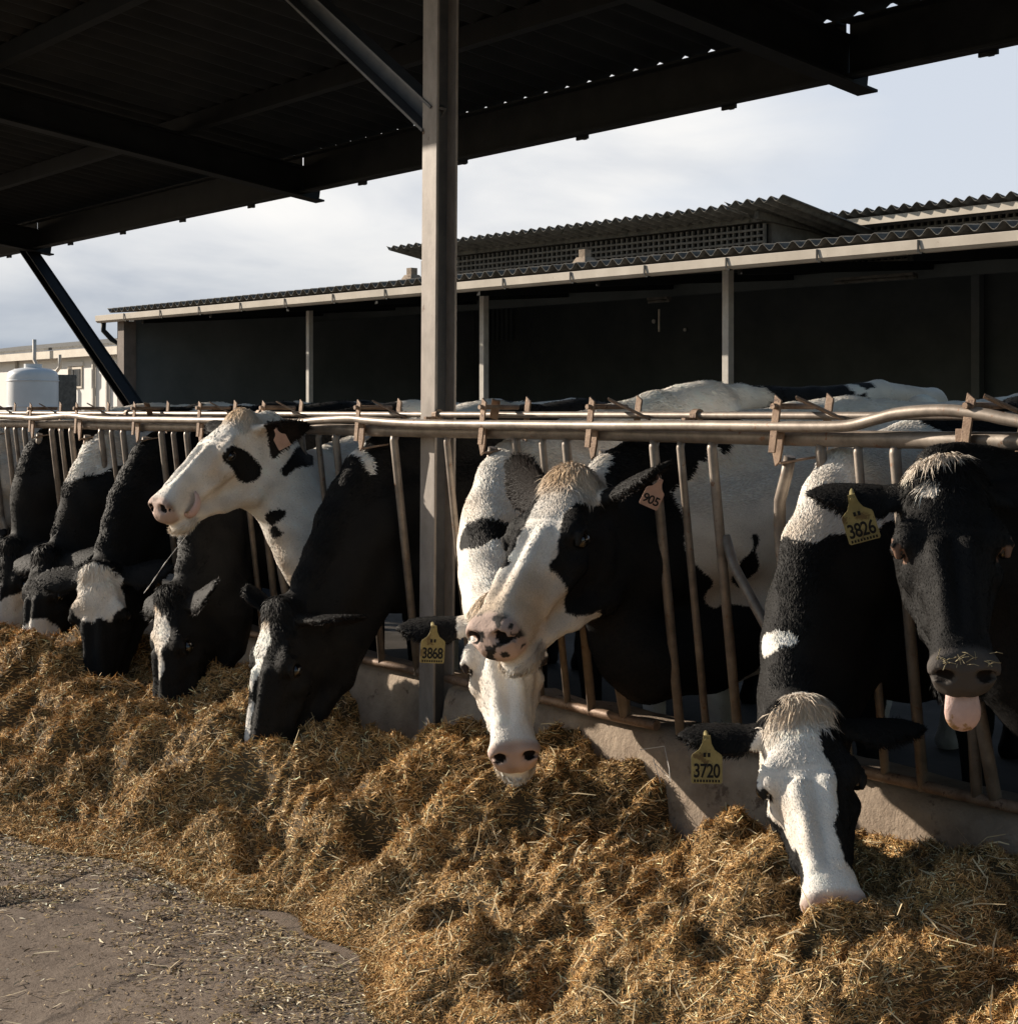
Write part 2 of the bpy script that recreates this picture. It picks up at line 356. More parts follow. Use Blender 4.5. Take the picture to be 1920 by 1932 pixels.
def bbox(name, s0, s1, y0, y1, z0, z1, mat, parent=barn, bevel=0):
    m = MB(); m.box(bp((s0 + s1) / 2, (y0 + y1) / 2, (z0 + z1) / 2), (s1 - s0, y1 - y0, z1 - z0), AXB); return m.build(name, mat, parent, bevel=bevel)
# gutter : half box section with lip, sagging left end
m = MB(); gp = [(-.13, .05), (-.122, .055), (-.115, -.02), (-.085, -.045), (-.03, -.045), (-.005, -.02), (-.0, .045), (.008, .045), (.0, -.028), (-.025, -.056), (-.09, -.056), (-.123, -.028)]
ss = np.concatenate([np.linspace(SLn, SLn + 3.0, 8), np.linspace(SLn + 3.01, SRt, 14)])
for a, b in zip(ss[:-1], ss[1:]):
    k = len(m.v)
    for s in (a, b):
        dz = 0
        for (y, z) in gp: m.v.append(tuple(bp(s, y - .02, 2.845 + z + dz)))
    n = len(gp); m.f += [(k + j, k + (j + 1) % n, k + n + (j + 1) % n, k + n + j) for j in range(n)]
g = m.build('gutter', M['gutter'], barn)
for s in np.arange(SLn + .9, SRt, 1.05):
    j = MB(); j.box(bp(s, -.155, 2.845), (.02, .006, .1), AXB); j.box(bp(s, -.10, 2.785), (.03, .05, .012), AXB); j.build('gutter_joint', M['roofsteel'], g)
m = MB(); q0 = bp(SLn + .12, -.07, 2.79); m.tube([q0, q0 + [0, 0, -.12], q0 + EX * .12 + EY * .08 + [0, 0, -.26], q0 + EX * .24 + EY * .14 + [0, 0, -.34], q0 + EX * .26 + EY * .14 + [0, 0, -2.6]], .04, 10)
m.build('downpipe', M['roofsteel'], g, True)
c = bbox('corner_post', SLn + .42, SLn + .62, .0, .2, 0, 2.80, mottled('dull_corner_post', (.16, .13, .11), (.26, .21, .18), 5, .8))
for px, w in ((584, .07), (913, .08), (1373, .085), (1890 + 200, .085)):
    s = s_at(px, .62); o = bbox('post', s - w / 2, s + w / 2, .62 - w / 2, .62 + w / 2, 0, 2.95, M['barnpost'], bevel=.006)
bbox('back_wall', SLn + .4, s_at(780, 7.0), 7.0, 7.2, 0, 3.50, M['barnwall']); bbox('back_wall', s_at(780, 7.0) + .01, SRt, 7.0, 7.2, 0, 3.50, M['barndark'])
m = MB(); m.prism([(.2, 0), (7.0, 0), (7.0, 3.47), (.2, 2.92)], bp(SLn + .44, 0, 0), EY, UP, EX, .12); m.build('end_wall', M['barnwall'], barn)
m = MB(); m.prism([(.2, 0), (7.0, 0), (7.0, 3.47), (.2, 2.92)], bp(SRt - .2, 0, 0), EY, UP, EX, .12); m.build('end_wall', M['barnwall'], barn)
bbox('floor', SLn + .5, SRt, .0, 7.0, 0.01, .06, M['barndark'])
for s in np.arange(SLn + 1.0, SRt, 1.9):
    m = MB(); m.beam(bp(s, .1, 2.80), bp(s, 5.2, 2.80 + 5.1 * .075), .06, .1); m.build('rafter', M['roofsteel'], barn)
# clerestory A
def wallA(name, s0, s1, y, z0, z1): 
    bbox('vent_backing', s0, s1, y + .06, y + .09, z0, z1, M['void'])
    m = MB(); zz = np.arange(z0, z1, .075)
    for z in zz: m.box(bp((s0 + s1) / 2, y + .02, z), (s1 - s0, .05, .026), AXB)
    for s in np.arange(s0, s1 + .01, .095): m.box(bp(s, y + .022, (z0 + z1) / 2), (.022, .042, z1 - z0), AXB)
    m.build(name, M['lattice'], barn)
yA = 2.95; zA = 3.92; sA0, sA1 = s_at(795, yA + .5), s_at(1440, yA + .5)
wallA('vent_block_wall', sA0, sA1, yA + .5, 3.35, 3.72)
bbox('lintel', sA0, sA1, yA + .47, yA + .62, 3.74, 3.86, M['fibre'])
bbox('side_wall', sA1 - .06, sA1 + .02, yA + .64, yA + 3.0, 3.3, 3.8, M['lattice'])
m = MB(); m.beam(bp(sA1 + .05, yA + .3, 3.80), bp(sA1 + .05, yA + 3.0, 3.62), .06, .09); m.build('gable_beam', M['fibre'], barn)
cor('upper_roof', s_at(728, yA), yA, zA - .03, s_at(1372, yA) - s_at(728, yA), 3.2, -9)
cor('upper_roof', s_at(1372, yA) - .1, yA + .05, zA + .005, s_at(1475, yA) - s_at(1372, yA) + .1, 3.2, -9)
# clerestory B further back
yB = 4.55; zB = 3.90; sB0 = s_at(1545, yB)
cor('rear_roof', sB0, yB, zB, SRt - sB0, 3.0, -8)
bbox('fascia', s_at(1500, yB + .1), SRt, yB + .08, yB + .12, 3.74, 3.83, M['gutter'])
wallA('vent_block_wall', s_at(1445, yB + .35), SRt, yB + .35, 3.30, 3.76)
# small roof vents
for px, py in ((1103, 503), (777, 545)):
    s = s_at(px, 1.2); z = 2.95 + 1.2 * .08; m = MB(); c0 = bp(s, 1.2, z)
    for (hw0, hw1, za, zb) in ((.16, .07, .0, .17), (.05, .05, .17, .26)):
        vs = [c0 + EX * i * hw0 + EY * j * hw0 + UP * za for i, j in ((-1, -1), (1, -1), (1, 1), (-1, 1))] + [c0 + EX * i * hw1 + EY * j * hw1 + UP * zb for i, j in ((-1, -1), (1, -1), (1, 1), (-1, 1))]
        m.add(vs, [(0, 1, 5, 4), (1, 2, 6, 5), (2, 3, 7, 6), (3, 0, 4, 7), (4, 5, 6, 7)])
    m.build('roof_vent', M['concrete'], barn)
# things inside the barn: translucent strip and pale tube
s = s_at(944, 6.9); m = MB()
for k in range(6): m.box(bp(s - .35 + k * .12, 6.93, 3.05), (.045, .03, .75), AXB)
m.build('skylight_strip', mottled('grey_translucent_strip', (.10, .12, .125), (.14, .16, .165), 4, .6), barn)
m = MB(); p = bp(s_at(1243, 3), 3, 2.72); m.tube([p, p - [0, 0, .28]], .012, 8); m.build('hanging_pipe', M['barnpost'], barn)
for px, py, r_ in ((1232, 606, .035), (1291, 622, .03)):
    q = s_at(px, 6.95); d_ = ray(px); t_ = bp(q, 6.95, 0)[0] / d_[0]; p = bp(q, 6.95, 1.45 + (775 - py) / F * t_); m = MB(); m.tube([p, p + EY * .02], r_, 10); m.build('light_leak_disc', M['white'], barn)  # pale discs painted in for daylight leaking through the back wall
for px, py, w_ in ((1650, 528, .55), (1243, 568, .18)):
    q = s_at(px, 3.2); d_ = ray(px); t_ = bp(q, 3.2, 0)[0] / d_[0]; p = bp(q, 3.2, 1.45 + (775 - py) / F * t_); m = MB(); m.tube([p - EX * w_, p + EX * w_], .02, 8); m.box(p + UP * .035, (w_ * 1.9, .09, .03), AXB); m.build('tube_light', M['fibre'], barn)
m = MB(); m.beam(bp(SLn + .6, 3.4, 2.98), bp(SRt - .2, 3.4, 2.98), .09, .14); m.build('ridge_beam', M['barndark'], barn)
for k in (3, 5):
    s = SLn + .6 + k * 3.4; m = MB(); m.box(bp(s, 6.9, 1.7), (.12, .12, 3.2), AXB); m.build('inner_post', M['barnwall'], barn)
# ---- white building far left, tank, and its parts
YW = 18.4; wb = empty('white_building', (-44, YW, 0), 'low white farm building behind the tank at the far left', 'building')
def wbox(name, x0, x1, y0, y1, z0, z1, mat, parent=wb):
    m = MB(); m.box(((x0 + x1) / 2, (y0 + y1) / 2, (z0 + z1) / 2), (x1 - x0, y1 - y0, z1 - z0)); return m.build(name, mat, parent)
XL, XRr = at(-140, 700, YW)[0], at(250, 700, YW)[0]
wbox('wall', XL, XRr, YW, YW + 7, 0, 3.12, M['white'])
m = MB(); m.add([(XL - .3, YW - .35, 3.22), (XRr + .3, YW - .35, 3.22), (XRr + .3, YW + 3.5, 3.75), (XL - .3, YW + 3.5, 3.75), (XL - .3, YW - .35, 3.30), (XRr + .3, YW - .35, 3.30), (XRr + .3, YW + 3.5, 3.83), (XL - .3, YW + 3.5, 3.83)], [(0, 1, 2, 3), (4, 7, 6, 5), (0, 4, 5, 1), (1, 5, 6, 2), (3, 2, 6, 7), (0, 3, 7, 4)])
m.build('roof', M['fibre'], wb); wbox('eave_board', XL - .3, XRr + .3, YW - .33, YW - .30, 2.98, 3.215, M['gutter'])
a = at(143, 708, YW)[0]; f = wbox('window', a - .5, a + .5, YW - .04, YW + .02, 2.10, 2.72, M['gutter'])
wbox('window_pane', a - .42, a - .04, YW - .06, YW - .041, 2.17, 2.65, M['glass'], f); wbox('window_pane', a + .04, a + .42, YW - .06, YW - .041, 2.17, 2.65, M['glass'], f)
wbox('window_lintel', a - .6, a + .6, YW - .06, YW - .002, 2.74, 2.86, M['white'], f)
for px in (34, 180, 206): a = at(px, 700, YW)[0]; wbox('rain_pipe', a - .04, a + .04, YW - .1, YW - .02, 0, 3.0, M['barnpost'])
a = at(65, 700, YW - .6); m = MB(); m.tube([(a[0], a[1], 3.55), (a[0], a[1], 2.95), (a[0] + .5, a[1], 2.55), (a[0] + .5, a[1], 1.5)], .06, 8); m.tube([(a[0] + 1.9, a[1], 3.05), (a[0] + 1.9, a[1], 2.7), (a[0] + 1.5, a[1], 2.5)], .05, 8); m.build('flue_pipe', M['barnpost'], wb, True)
c = att(62, 740, 37.0); m = MB(); rr = .58; n = 40; prof = [(0, rr * .96), (.1, rr), (2.2, rr), (2.28, rr * .985), (2.36, rr * .93), (2.42, rr * .7), (2.46, rr * .3), (2.47, .02)]
vs = [(c[0] + r * math.cos(2 * math.pi * k / n), c[1] + r * math.sin(2 * math.pi * k / n), z) for z, r in prof for k in range(n)]
m.add(vs, [(j * n + k, j * n + (k + 1) % n, (j + 1) * n + (k + 1) % n, (j + 1) * n + k) for j in range(len(prof) - 1) for k in range(n)])
tk = empty('water_tank', (c[0], c[1], 0), 'round white plastic tank standing before the white building', 'tank'); m.build('body', M['tank'], tk, True)
m = MB(); m.tube([(c[0], c[1], 2.44), (c[0], c[1], 2.54)], .2, 20); m.build('lid', M['tank'], tk)
m = MB(); 
for z in (.8, 1.55, 2.15): m.tube([(c[0] + (rr + .006) * math.cos(q), c[1] + (rr + .006) * math.sin(q), z) for q in np.linspace(0, 2 * math.pi, 41)], .014, 6, False)
m.build('rib', M['tank'], tk, True)
m = MB(); q = att(118, 725, 37.6); m.box((q[0], q[1], 1.15), (.5, .5, 2.3)); tag(m.build('grey_cabinet', M['fibre'], bevel=.02), 'grey upright cabinet between the white tank and the wall window', 'cabinet')
# bent wire on the feed

# ================================================================== COWS
def smin(a, b, k):
    h = np.clip(.5 + .5 * (b - a) / k, 0, 1); return b + (a - b) * h - k * h * (1 - h)
def smax(a, b, k): return -smin(-a, -b, k)
def cone(P, a, b, ra, rb):
    a = np.asarray(a, np.float32); b = np.asarray(b, np.float32); ab = b - a; pa = P - a
    t = np.clip(pa @ ab / (ab @ ab), 0, 1); return np.sqrt(((pa - t[:, None] * ab) ** 2).sum(1)) - (ra + t * (rb - ra))
def ell(P, c, r):
    q = (P - np.asarray(c, np.float32)); r = np.asarray(r, np.float32)
    k0 = np.sqrt(((q / r) ** 2).sum(1)); k1 = np.sqrt(((q / (r * r)) ** 2).sum(1)) + 1e-9; return k0 * (k0 - 1) / k1
def chain(P, pts, rs, k=.02):
    d = None
    for i in range(len(pts) - 1):
        e = cone(P, pts[i], pts[i + 1], rs[i], rs[i + 1]); d = e if d is None else smin(d, e, k)
    return d
HU = [-.05, -.02, .02, .08, .14, .20, .26, .32, .38, .43, .47, .50, .52]
H_T = [-.05, -.005, .012, .016, .012, .002, -.006, -.012, -.016, -.014, -.016, -.034, -.07]      # dorsal outline
H_B = [-.12, -.160, -.185, -.200, -.200, -.188, -.168, -.152, -.140, -.134, -.130, -.124, -.10]
H_W = [.05, .070, .082, .092, .096, .090, .072, .060, .053, .056, .062, .055, .028]              # half width near the top
H_V = [.04, .055, .062, .066, .064, .060, .056, .050, .047, .052, .056, .050, .026]              # half width near the bottom
def head_sdf(q):
    u, v, w = q[:, 0], q[:, 1], q[:, 2]; av = np.abs(v); s = np.stack([u, av, w], 1)
    uc = np.clip(u, HU[0], HU[-1]); T = np.interp(uc, HU, H_T); B = np.interp(uc, HU, H_B); a1 = np.interp(uc, HU, H_W); a2 = np.interp(uc, HU, H_V)
    cw = (T + B) / 2; hh = (T - B) / 2; f = np.clip((w - B) / (T - B), 0, 1); f = f * f * (3 - 2 * f); a = a2 + (a1 - a2) * f
    qq = ((av / a) ** 2.5 + (np.abs(w - cw) / hh) ** 2.5) ** .4; d = (qq - 1) * np.minimum(a, hh)
    du = np.abs(u - uc); d = np.where(du > 0, np.sqrt(np.maximum(d, 0) ** 2 + du ** 2), d)
    # lower jaw
    d = smin(d, chain(s, [(.05, .045, -.215), (.16, .042, -.222), (.28, .028, -.186), (.38, .018, -.152), (.455, .012, -.150)], [.045, .036, .027, .024, .026], .02), .022)
    d = smin(d, ell(s, (.455, 0, -.150), (.05, .040, .026)), .015)
    d = smin(d, ell(s, (.09, .052, -.150), (.085, .034, .075)), .03)           # cheek muscle
    d = smin(d, ell(s, (.145, .076, -.026), (.050, .028, .024)), .018)          # brow
    d = smin(d, ell(s, (.205, .072, -.085), (.040, .020, .022)), .02)           # below the eye
    d = smin(d, cone(s, (.21, .070, -.100), (.34, .046, -.098), .016, .012), .02)
    d = smin(d, cone(s, (.20, .028, -.002), (.40, .022, -.026), .014, .012), .02)
    d = smin(d, ell(s, (-.012, 0, -.018), (.045, .062, .045)), .03)             # poll
    d = smin(d, ell(s, (.482, .036, -.052), (.028, .027, .027)), .012)          # nostril wing
    d = smax(d, -ell(s, (.172, .106, -.046), (.027, .020, .020)), .006)         # eye opening
    d = smin(d, chain(s, [(.144, .098, -.040), (.158, .104, -.027), (.178, .105, -.026), (.198, .098, -.040)], [.005, .006, .006, .005], .004), .006)
    d = smax(d, -chain(s, [(.508, .022, -.044), (.502, .036, -.050), (.486, .055, -.066)], [.009, .0145, .007], .006), .005)
    d = smax(d, -chain(s, [(.53, .0, -.118), (.505, .030, -.118), (.46, .056, -.124), (.40, .060, -.132), (.365, .058, -.128)], [.006, .006, .005, .004, .003], .004), .006)
    d = d + .0016 * np.sin(u * 61 + np.sin(w * 47) * 1.3) * np.sin(w * 53 + v * 29) * np.clip((.44 - u) * 8, 0, 1)
    d = smin(d, chain(s, [(.235, .060, -.075), (.30, .050, -.088), (.36, .046, -.110)], [.006, .005, .004], .006), .012)
    d = smin(d, chain(s, [(.06, .070, -.11), (.13, .070, -.165), (.20, .050, -.185)], [.012, .012, .008], .01), .02)
    d = smax(d, -cone(s, (.54, 0, -.05), (.515, 0, -.11), .004, .003), .008)
    d = smax(d, -ell(s, (.10, .094, -.028), (.030, .012, .015)), .02)           # temple hollow
    return d
def ear_frame(E):
    e = nrm(E['dir']); n = np.array(E['face'], float); n = nrm(n - e * (n @ e)); return np.array(E['base'], float), e, np.cross(n, e), n
def ear_sdf(q, E):
    b0, e, s, n = ear_frame(E); p = q - b0.astype(np.float32); L = E.get('len', .185)
    a = p @ e; b = p @ s; c = p @ n; t = np.clip(a / L, 0, 1)
    hb = np.interp(t, [0, .12, .3, .5, .7, .88, 1], [.022, .036, .056, .062, .053, .032, .006]) * E.get('wid', 1)
    c0 = 6.5 * b * b * (1 - .6 * t) - .010 * np.sin(t * 3.1) + E.get('bend', -.02) * t * t
    db = np.maximum(np.abs(b) - hb, 0); da = np.maximum(a - L, 0) + np.maximum(-a, 0)
    th = np.interp(t, [0, .2, 1], [.015, .0070, .0050])
    return np.sqrt(db ** 2 + da ** 2 + np.minimum(np.abs(c - c0), 1) ** 2) * .85 - th
def bez(p0, p1, p2, p3, n=9):
    t = np.linspace(0, 1, n)[:, None]; return (1 - t) ** 3 * p0 + 3 * t * (1 - t) ** 2 * p1 + 3 * t * t * (1 - t) * p2 + t ** 3 * p3
def surfnet(xs, ys, zs, V):
    ins = V < 0; c = np.zeros(tuple(s - 1 for s in V.shape), np.uint8)
    for i in (0, 1):
        for j in (0, 1):
            for k in (0, 1): c += ins[i:i + c.shape[0], j:j + c.shape[1], k:k + c.shape[2]]
    I, J, K = np.nonzero((c > 0) & (c < 8)); idx = np.full(c.shape, -1, np.int32); idx[I, J, K] = np.arange(len(I))
    acc = np.zeros((len(I), 3)); cnt = np.zeros(len(I)); cr = [(i, j, k) for i in (0, 1) for j in (0, 1) for k in (0, 1)]
    val = {q: V[I + q[0], J + q[1], K + q[2]].astype(float) for q in cr}
    X = [xs[I], xs[I + 1]]; Y = [ys[J], ys[J + 1]]; Z = [zs[K], zs[K + 1]]
    for q in cr:
        for ax in range(3):
            if q[ax]: continue
            p = list(q); p[ax] = 1; p = tuple(p); a, b = val[q], val[p]; m = (a < 0) != (b < 0)
            t = np.where(m, a / np.where(m, a - b, 1), 0)
            P = np.stack([X[q[0]] + (X[p[0]] - X[q[0]]) * t, Y[q[1]] + (Y[p[1]] - Y[q[1]]) * t, Z[q[2]] + (Z[p[2]] - Z[q[2]]) * t], 1)
            acc += P * m[:, None]; cnt += m
    Vt = acc / cnt[:, None]; Fs = []
    for ax in range(3):
        sl0 = [slice(1, -1)] * 3; sl0[ax] = slice(0, -1); sl1 = list(sl0); sl1[ax] = slice(1, None)
        A = ins[tuple(sl0)]; B = ins[tuple(sl1)]; i, j, k = np.nonzero(A != B); o = [i + 1, j + 1, k + 1]; o[ax] = o[ax] - 1
        fl = A[i, j, k]; b1, b2 = [(1, 2), (2, 0), (0, 1)][ax]
        def g(d1, d2):
            p = [x.copy() for x in o]; p[b1] += d1; p[b2] += d2; return idx[p[0], p[1], p[2]]
        q = np.stack([g(-1, -1), g(0, -1), g(0, 0), g(-1, 0)], 1); q[~fl] = q[~fl][:, ::-1]; Fs.append(q)
    Fq = np.concatenate(Fs); return Vt, Fq[(Fq >= 0).all(1)]
def sparse_eval(fn, xs, ys, zs, B=5):
    nx, ny, nz = len(xs), len(ys), len(zs); V = np.ones((nx, ny, nz), np.float32)
    st = [np.arange(0, n, B) for n in (nx, ny, nz)]; en = [np.minimum(s + B, n) - 1 for s, n in zip(st, (nx, ny, nz))]
    cs = [(a[s] + a[e]) / 2 for a, s, e in zip((xs, ys, zs), st, en)]; hs = [(a[e] - a[s]) / 2 for a, s, e in zip((xs, ys, zs), st, en)]
    G = np.stack(np.meshgrid(*cs, indexing='ij'), -1).reshape(-1, 3).astype(np.float32); H = np.sqrt(sum(h ** 2 for h in np.meshgrid(*hs, indexing='ij'))).ravel() + .012
    d = fn(G); near = np.abs(d) < H * 1.25 + .015; sg = np.where(d < 0, -1, 1)
    bi = np.stack(np.meshgrid(*[np.arange(len(s)) for s in st], indexing='ij'), -1).reshape(-1, 3)
    for (a, b, c) in bi[(~near) & (sg < 0)]: V[a * B:a * B + B, b * B:b * B + B, c * B:c * B + B] = -1
    nb = bi[near]; o = np.stack(np.meshgrid(*[np.arange(B)] * 3, indexing='ij'), -1).reshape(-1, 3)
    pt = (nb[:, None, :] * B + o[None]).reshape(-1, 3); pt = pt[(pt[:, 0] < nx) & (pt[:, 1] < ny) & (pt[:, 2] < nz)]
    for s in range(0, len(pt), 400000):
        q = pt[s:s + 400000]; P = np.stack([xs[q[:, 0]], ys[q[:, 1]], zs[q[:, 2]]], 1).astype(np.float32); V[q[:, 0], q[:, 1], q[:, 2]] = fn(P)
    V[0] = V[-1] = 1; V[:, 0] = V[:, -1] = 1; V[:, :, 0] = V[:, :, -1] = 1; return V
BLK = np.array([.0115, .0108, .0104]); WHT = np.array([.80, .75, .68]); PNK = np.array([.45, .335, .285]); GRY = np.array([.075, .066, .060])
class Cow:
    def __init__(s, **k):
        s.__dict__.update(dict(S=1.12, yaw=0, blobs=[], base=0, ears=None, seed=1, res=.0098, fur=.75, floor=.10, rise=.30, wz=1.36, jowl=.35, mouth=0, drop=0, ext=.58, tuft=.05, tuftw=1, nose='dark', crest=.02, roll=0, H=1.0)); s.__dict__.update(k)
        s.m = run(s.m); w = run(s.w); s.w = nrm(w - s.m * (w @ s.m)); s.v = np.cross(s.w, s.m)
        s.A = np.stack([s.m, s.v, s.w]); s.o = att(*s.eye) - s.S * (np.array([.172, 0, -.058]) @ s.A)
        a = R_(s.yaw); s.f = np.array([math.sin(a), -math.cos(a), 0]); s.l = np.array([math.cos(a), math.sin(a), 0]); s.Bm = np.stack([s.f, s.l, UP]); s.bo = np.array([s.wx, s.wy, s.floor])
        if s.ears is None: s.ears = {}
        dl = dict(base=(.006, .074, -.052), dir=(-.02, 1, -.12), face=(.45, 0, -.9)); dl.update(s.ears.get('L', {}))
        dr = dict(base=(.006, -.074, -.052), dir=(-.02, -1, -.12), face=(.45, 0, -.9)); dr.update(s.ears.get('R', {})); s.E = [dl, dr]
        hw = lambda p: s.o + s.S * (np.array(p) @ s.A); bw = lambda p: s.bo + np.array(p) @ s.Bm
        s.hw, s.bw = hw, bw
        s.SV = s.S * np.array([.97, 1.17, 1.14]); hw = s.hw = (lambda p: s.o + (np.array(p) * s.SV) @ s.A); s.o = att(*s.eye) - (np.array([.172, 0, -.058]) * s.SV) @ s.A
        dn = s.neckd if hasattr(s, 'neckd') else (-.16, -.03); vn = s.neckv if hasattr(s, 'neckv') else (-.06, -.16)
        D0 = hw((-.03, 0, -.075)); W0 = bw((-.12, 0, s.wz - .09)); WP = np.array(s.wp) if hasattr(s, 'wp') else np.array([s.wx, 3.25, 1.27]); tg = nrm(-s.f * .8 + UP * s.rise)
        s.dp = np.concatenate([bez(D0, D0 + s.m * dn[0] + s.w * dn[1], WP - tg * .16, WP, 7), bez(WP, WP + tg * .2, W0 + s.f * .15, W0, 4)[1:]])
        T0 = hw((.06, 0, -.185)); B0_ = bw((.10, 0, .76)); VP = np.array(s.vpt) if hasattr(s, 'vpt') else np.array([s.wx, 3.28, .84]); t2 = nrm(-s.f * .8 - UP * .1)
        s.vp = np.concatenate([bez(T0, T0 + s.m * vn[0] + s.w * vn[1], VP - t2 * .14, VP, 7), bez(VP, VP + t2 * .15, B0_ + s.f * .15, B0_, 4)[1:]])
        s.mp = (s.dp * .52 + s.vp * .48)
    def hl(s, P): return ((P - s.o.astype(np.float32)) @ s.A.T.astype(np.float32)) / s.SV.astype(np.float32)
    def bl(s, P): return (P - s.bo.astype(np.float32)) @ s.Bm.T.astype(np.float32)
    def sdf(s, P):
        d = np.full(len(P), 1.0, np.float32)
        q = s.hl(P); hd = np.sqrt(((q - np.array([.22, 0, -.08], np.float32)) ** 2).sum(1)); mh = hd < .52
        if mh.any():
            qq = q[mh]; e = head_sdf(qq)
            if s.mouth: e = smax(e, -ell(qq, (.505, 0, -.128), (.060, .040, .012)), .006)
            if s.jowl: e = smin(e, ell(qq, (.07, 0, -.225), (.13, .050, .05 + .07 * s.jowl)), .05)
            for E in s.E: e = smin(e, ear_sdf(qq, E), .018)
            d[mh] = e * s.S
        d[~mh] = np.minimum(1, hd[~mh] - .36)
        n = len(s.dp) - 1; dr = np.interp(np.linspace(0, 1, n + 1), [0, .15, .6, 1], [.062, .062, .080, .12]); vr = np.interp(np.linspace(0, 1, n + 1), [0, .15, .6, 1], [.060, .082, .125, .22]); mr = np.interp(np.linspace(0, 1, n + 1), [0, .15, .6, 1], [.085, .100, .150, .25])
        lo = np.minimum(s.dp.min(0), s.vp.min(0)) - .34; hi = np.maximum(s.dp.max(0), s.vp.max(0)) + .34; mn = ((P > lo) & (P < hi)).all(1)
        if mn.any():
            Q = P[mn]; e = chain(Q, s.dp, dr, .02); e = smin(e, chain(Q, s.vp, vr, .02), .09); e = smin(e, chain(Q, s.mp, mr, .03), .06)
            e = e + .0025 * np.sin(Q @ np.array([31, 17, 23], np.float32)) ; d[mn] = smin(d[mn], e, .045)
        b = s.bl(P); mb = (b[:, 0] < .5) & (b[:, 0] > -1.95) & (np.abs(b[:, 1]) < .6)
        if mb.any():
            q = b[mb]; g = q.copy(); g[:, 1] = np.abs(g[:, 1]); z = s.wz
            e = ell(g, (-.12, 0, .90), (.40, .245, .37)); e = smin(e, ell(g, (-.68, 0, .93), (.66, .315, .36)), .12)
            e = smin(e, ell(g, (-1.25, 0, 1.06), (.34, .23, .25)), .12); e = smin(e, ell(g, (-.10, .15, .93), (.15, .10, .33)), .06)
            e = smin(e, chain(g, [(-.02, 0, z - .05), (-.3, 0, z - .02), (-.7, 0, z - .03), (-1.1, 0, z), (-1.45, 0, z - .03), (-1.58, 0, z - .12)], [.05, .045, .05, .05, .05, .04], .03), .10)
            e = smin(e, ell(g, (-1.12, .20, z - .055), (.08, .055, .05)), .06); e = smin(e, ell(g, (-1.52, .12, z - .13), (.05, .04, .05)), .05)
            e = smin(e, chain(g, [(-.05, .18, .70), (-.02, .17, .42), (-.04, .17, .14), (-.02, .17, .03)], [.095, .052, .036, .052], .03), .05)
            e = smin(e, chain(g, [(-1.25, .17, .90), (-1.10, .19, .70), (-1.38, .18, .46), (-1.34, .18, .14), (-1.31, .18, .03)], [.19, .12, .05, .038, .052], .04), .05)
            e = smin(e, ell(g, (-1.0, .04, .60), (.20, .15, .13)), .05)
            e = smin(e, chain(q, [(-1.6, 0, z - .10), (-1.66, 0, z - .4), (-1.64, .02, z - .8)], [.03, .02, .035], .02), .02)
            d[mb] = smin(d[mb], e, .08)
        return d
    def neckpar(s, P):
        n = len(s.mp); best = np.full(len(P), 9.0); T = np.zeros(len(P)); Dm = np.zeros(len(P)); Tg = np.zeros((len(P), 3)); Up = np.zeros((len(P), 3))
        for i in range(n - 1):
            a = s.mp[i]; ab = s.mp[i + 1] - a; t = np.clip((P - a) @ ab / (ab @ ab), 0, 1); r = P - (a + t[:, None] * ab); dd = np.sqrt((r ** 2).sum(1)); u = nrm(s.dp[i] - s.vp[i]); m = dd < best
            best[m] = dd[m]; T[m] = (i + t[m]) / (n - 1); Dm[m] = (r[m] @ u); Tg[m] = nrm(ab); Up[m] = u
        return T, best, Dm, Tg, Up
    def coat(s, P, N=None):
        P = P.astype(np.float64); h = s.hl(P).astype(float); b = s.bl(P).astype(float); T, nd, nD, Tg, Up = s.neckpar(P)
        sd = s.seed * 10; Wp = np.stack([warp(P, 9, sd + i, .045) + warp(P, 45, sd + 5 + i, .010) for i in range(3)], 1)
        isb = b[:, 0] < (-.12 + .02); ish = (h[:, 0] > -.09) & (np.sqrt(((h - [.22, 0, -.1]) ** 2).sum(1)) < .46); isn = (~isb) & (~ish)
        val = np.full(len(P), float(s.base)) - .5
        lat = (P - s.mp[0]) @ s.l
        for (fr, c, r, sg) in s.blobs:
            if fr == 'h': q = (h + Wp * .75 - c) / np.array(r); mk = ish | (h[:, 0] > -.2)
            elif fr == 'b': q = (b + Wp * 1.6 - c) / np.array(r); mk = T > .55
            else: q = (np.stack([T, lat * 0 , nD], 1) + Wp * [.8, 0, .8] - [c[0], 0, c[1]]) / np.array([r[0], 1, r[1]]); mk = (T > 0.001) & (T < .9995) if fr == 'n' else T >= 0
            dd = (q ** 2).sum(1); m = (dd < 1) & mk; val[m] = sg - .5
        ear = np.zeros(len(P)); 
        for E in s.E:
            b0, e, sx, n = ear_frame(E); p = h - b0; a = p @ e; c = p @ n; m = (a > .035) & (a < .25) & (np.abs(p @ sx) < .07) & (np.abs(c) < .07); ear[m] = a[m] / .19
            val[m] = s.earcol - .5 if hasattr(s, 'earcol') else -.5
        col = np.where(val[:, None] > 0, WHT, BLK).astype(float)
        nz = warp(P, 60, sd + 9, .5, 2)[:, None]; nz2 = warp(P, 7, sd + 11, .5, 2)[:, None]
        col = col * (1 + .13 * nz + .08 * nz2)
        wh = (val > 0)
        # warm staining low on the body and on the poll tuft
        pl = np.exp(-((h[:, 0] + .005) / .05) ** 2) * np.exp(-(h[:, 1] / .09) ** 2) * (h[:, 2] > -.07)
        st = np.clip(warp(P, 14, sd + 30, .5, 3) - .18, 0, 1)[:, None]; col = np.where(wh[:, None], col * (1 - st * np.array([.32, .42, .52])), col)
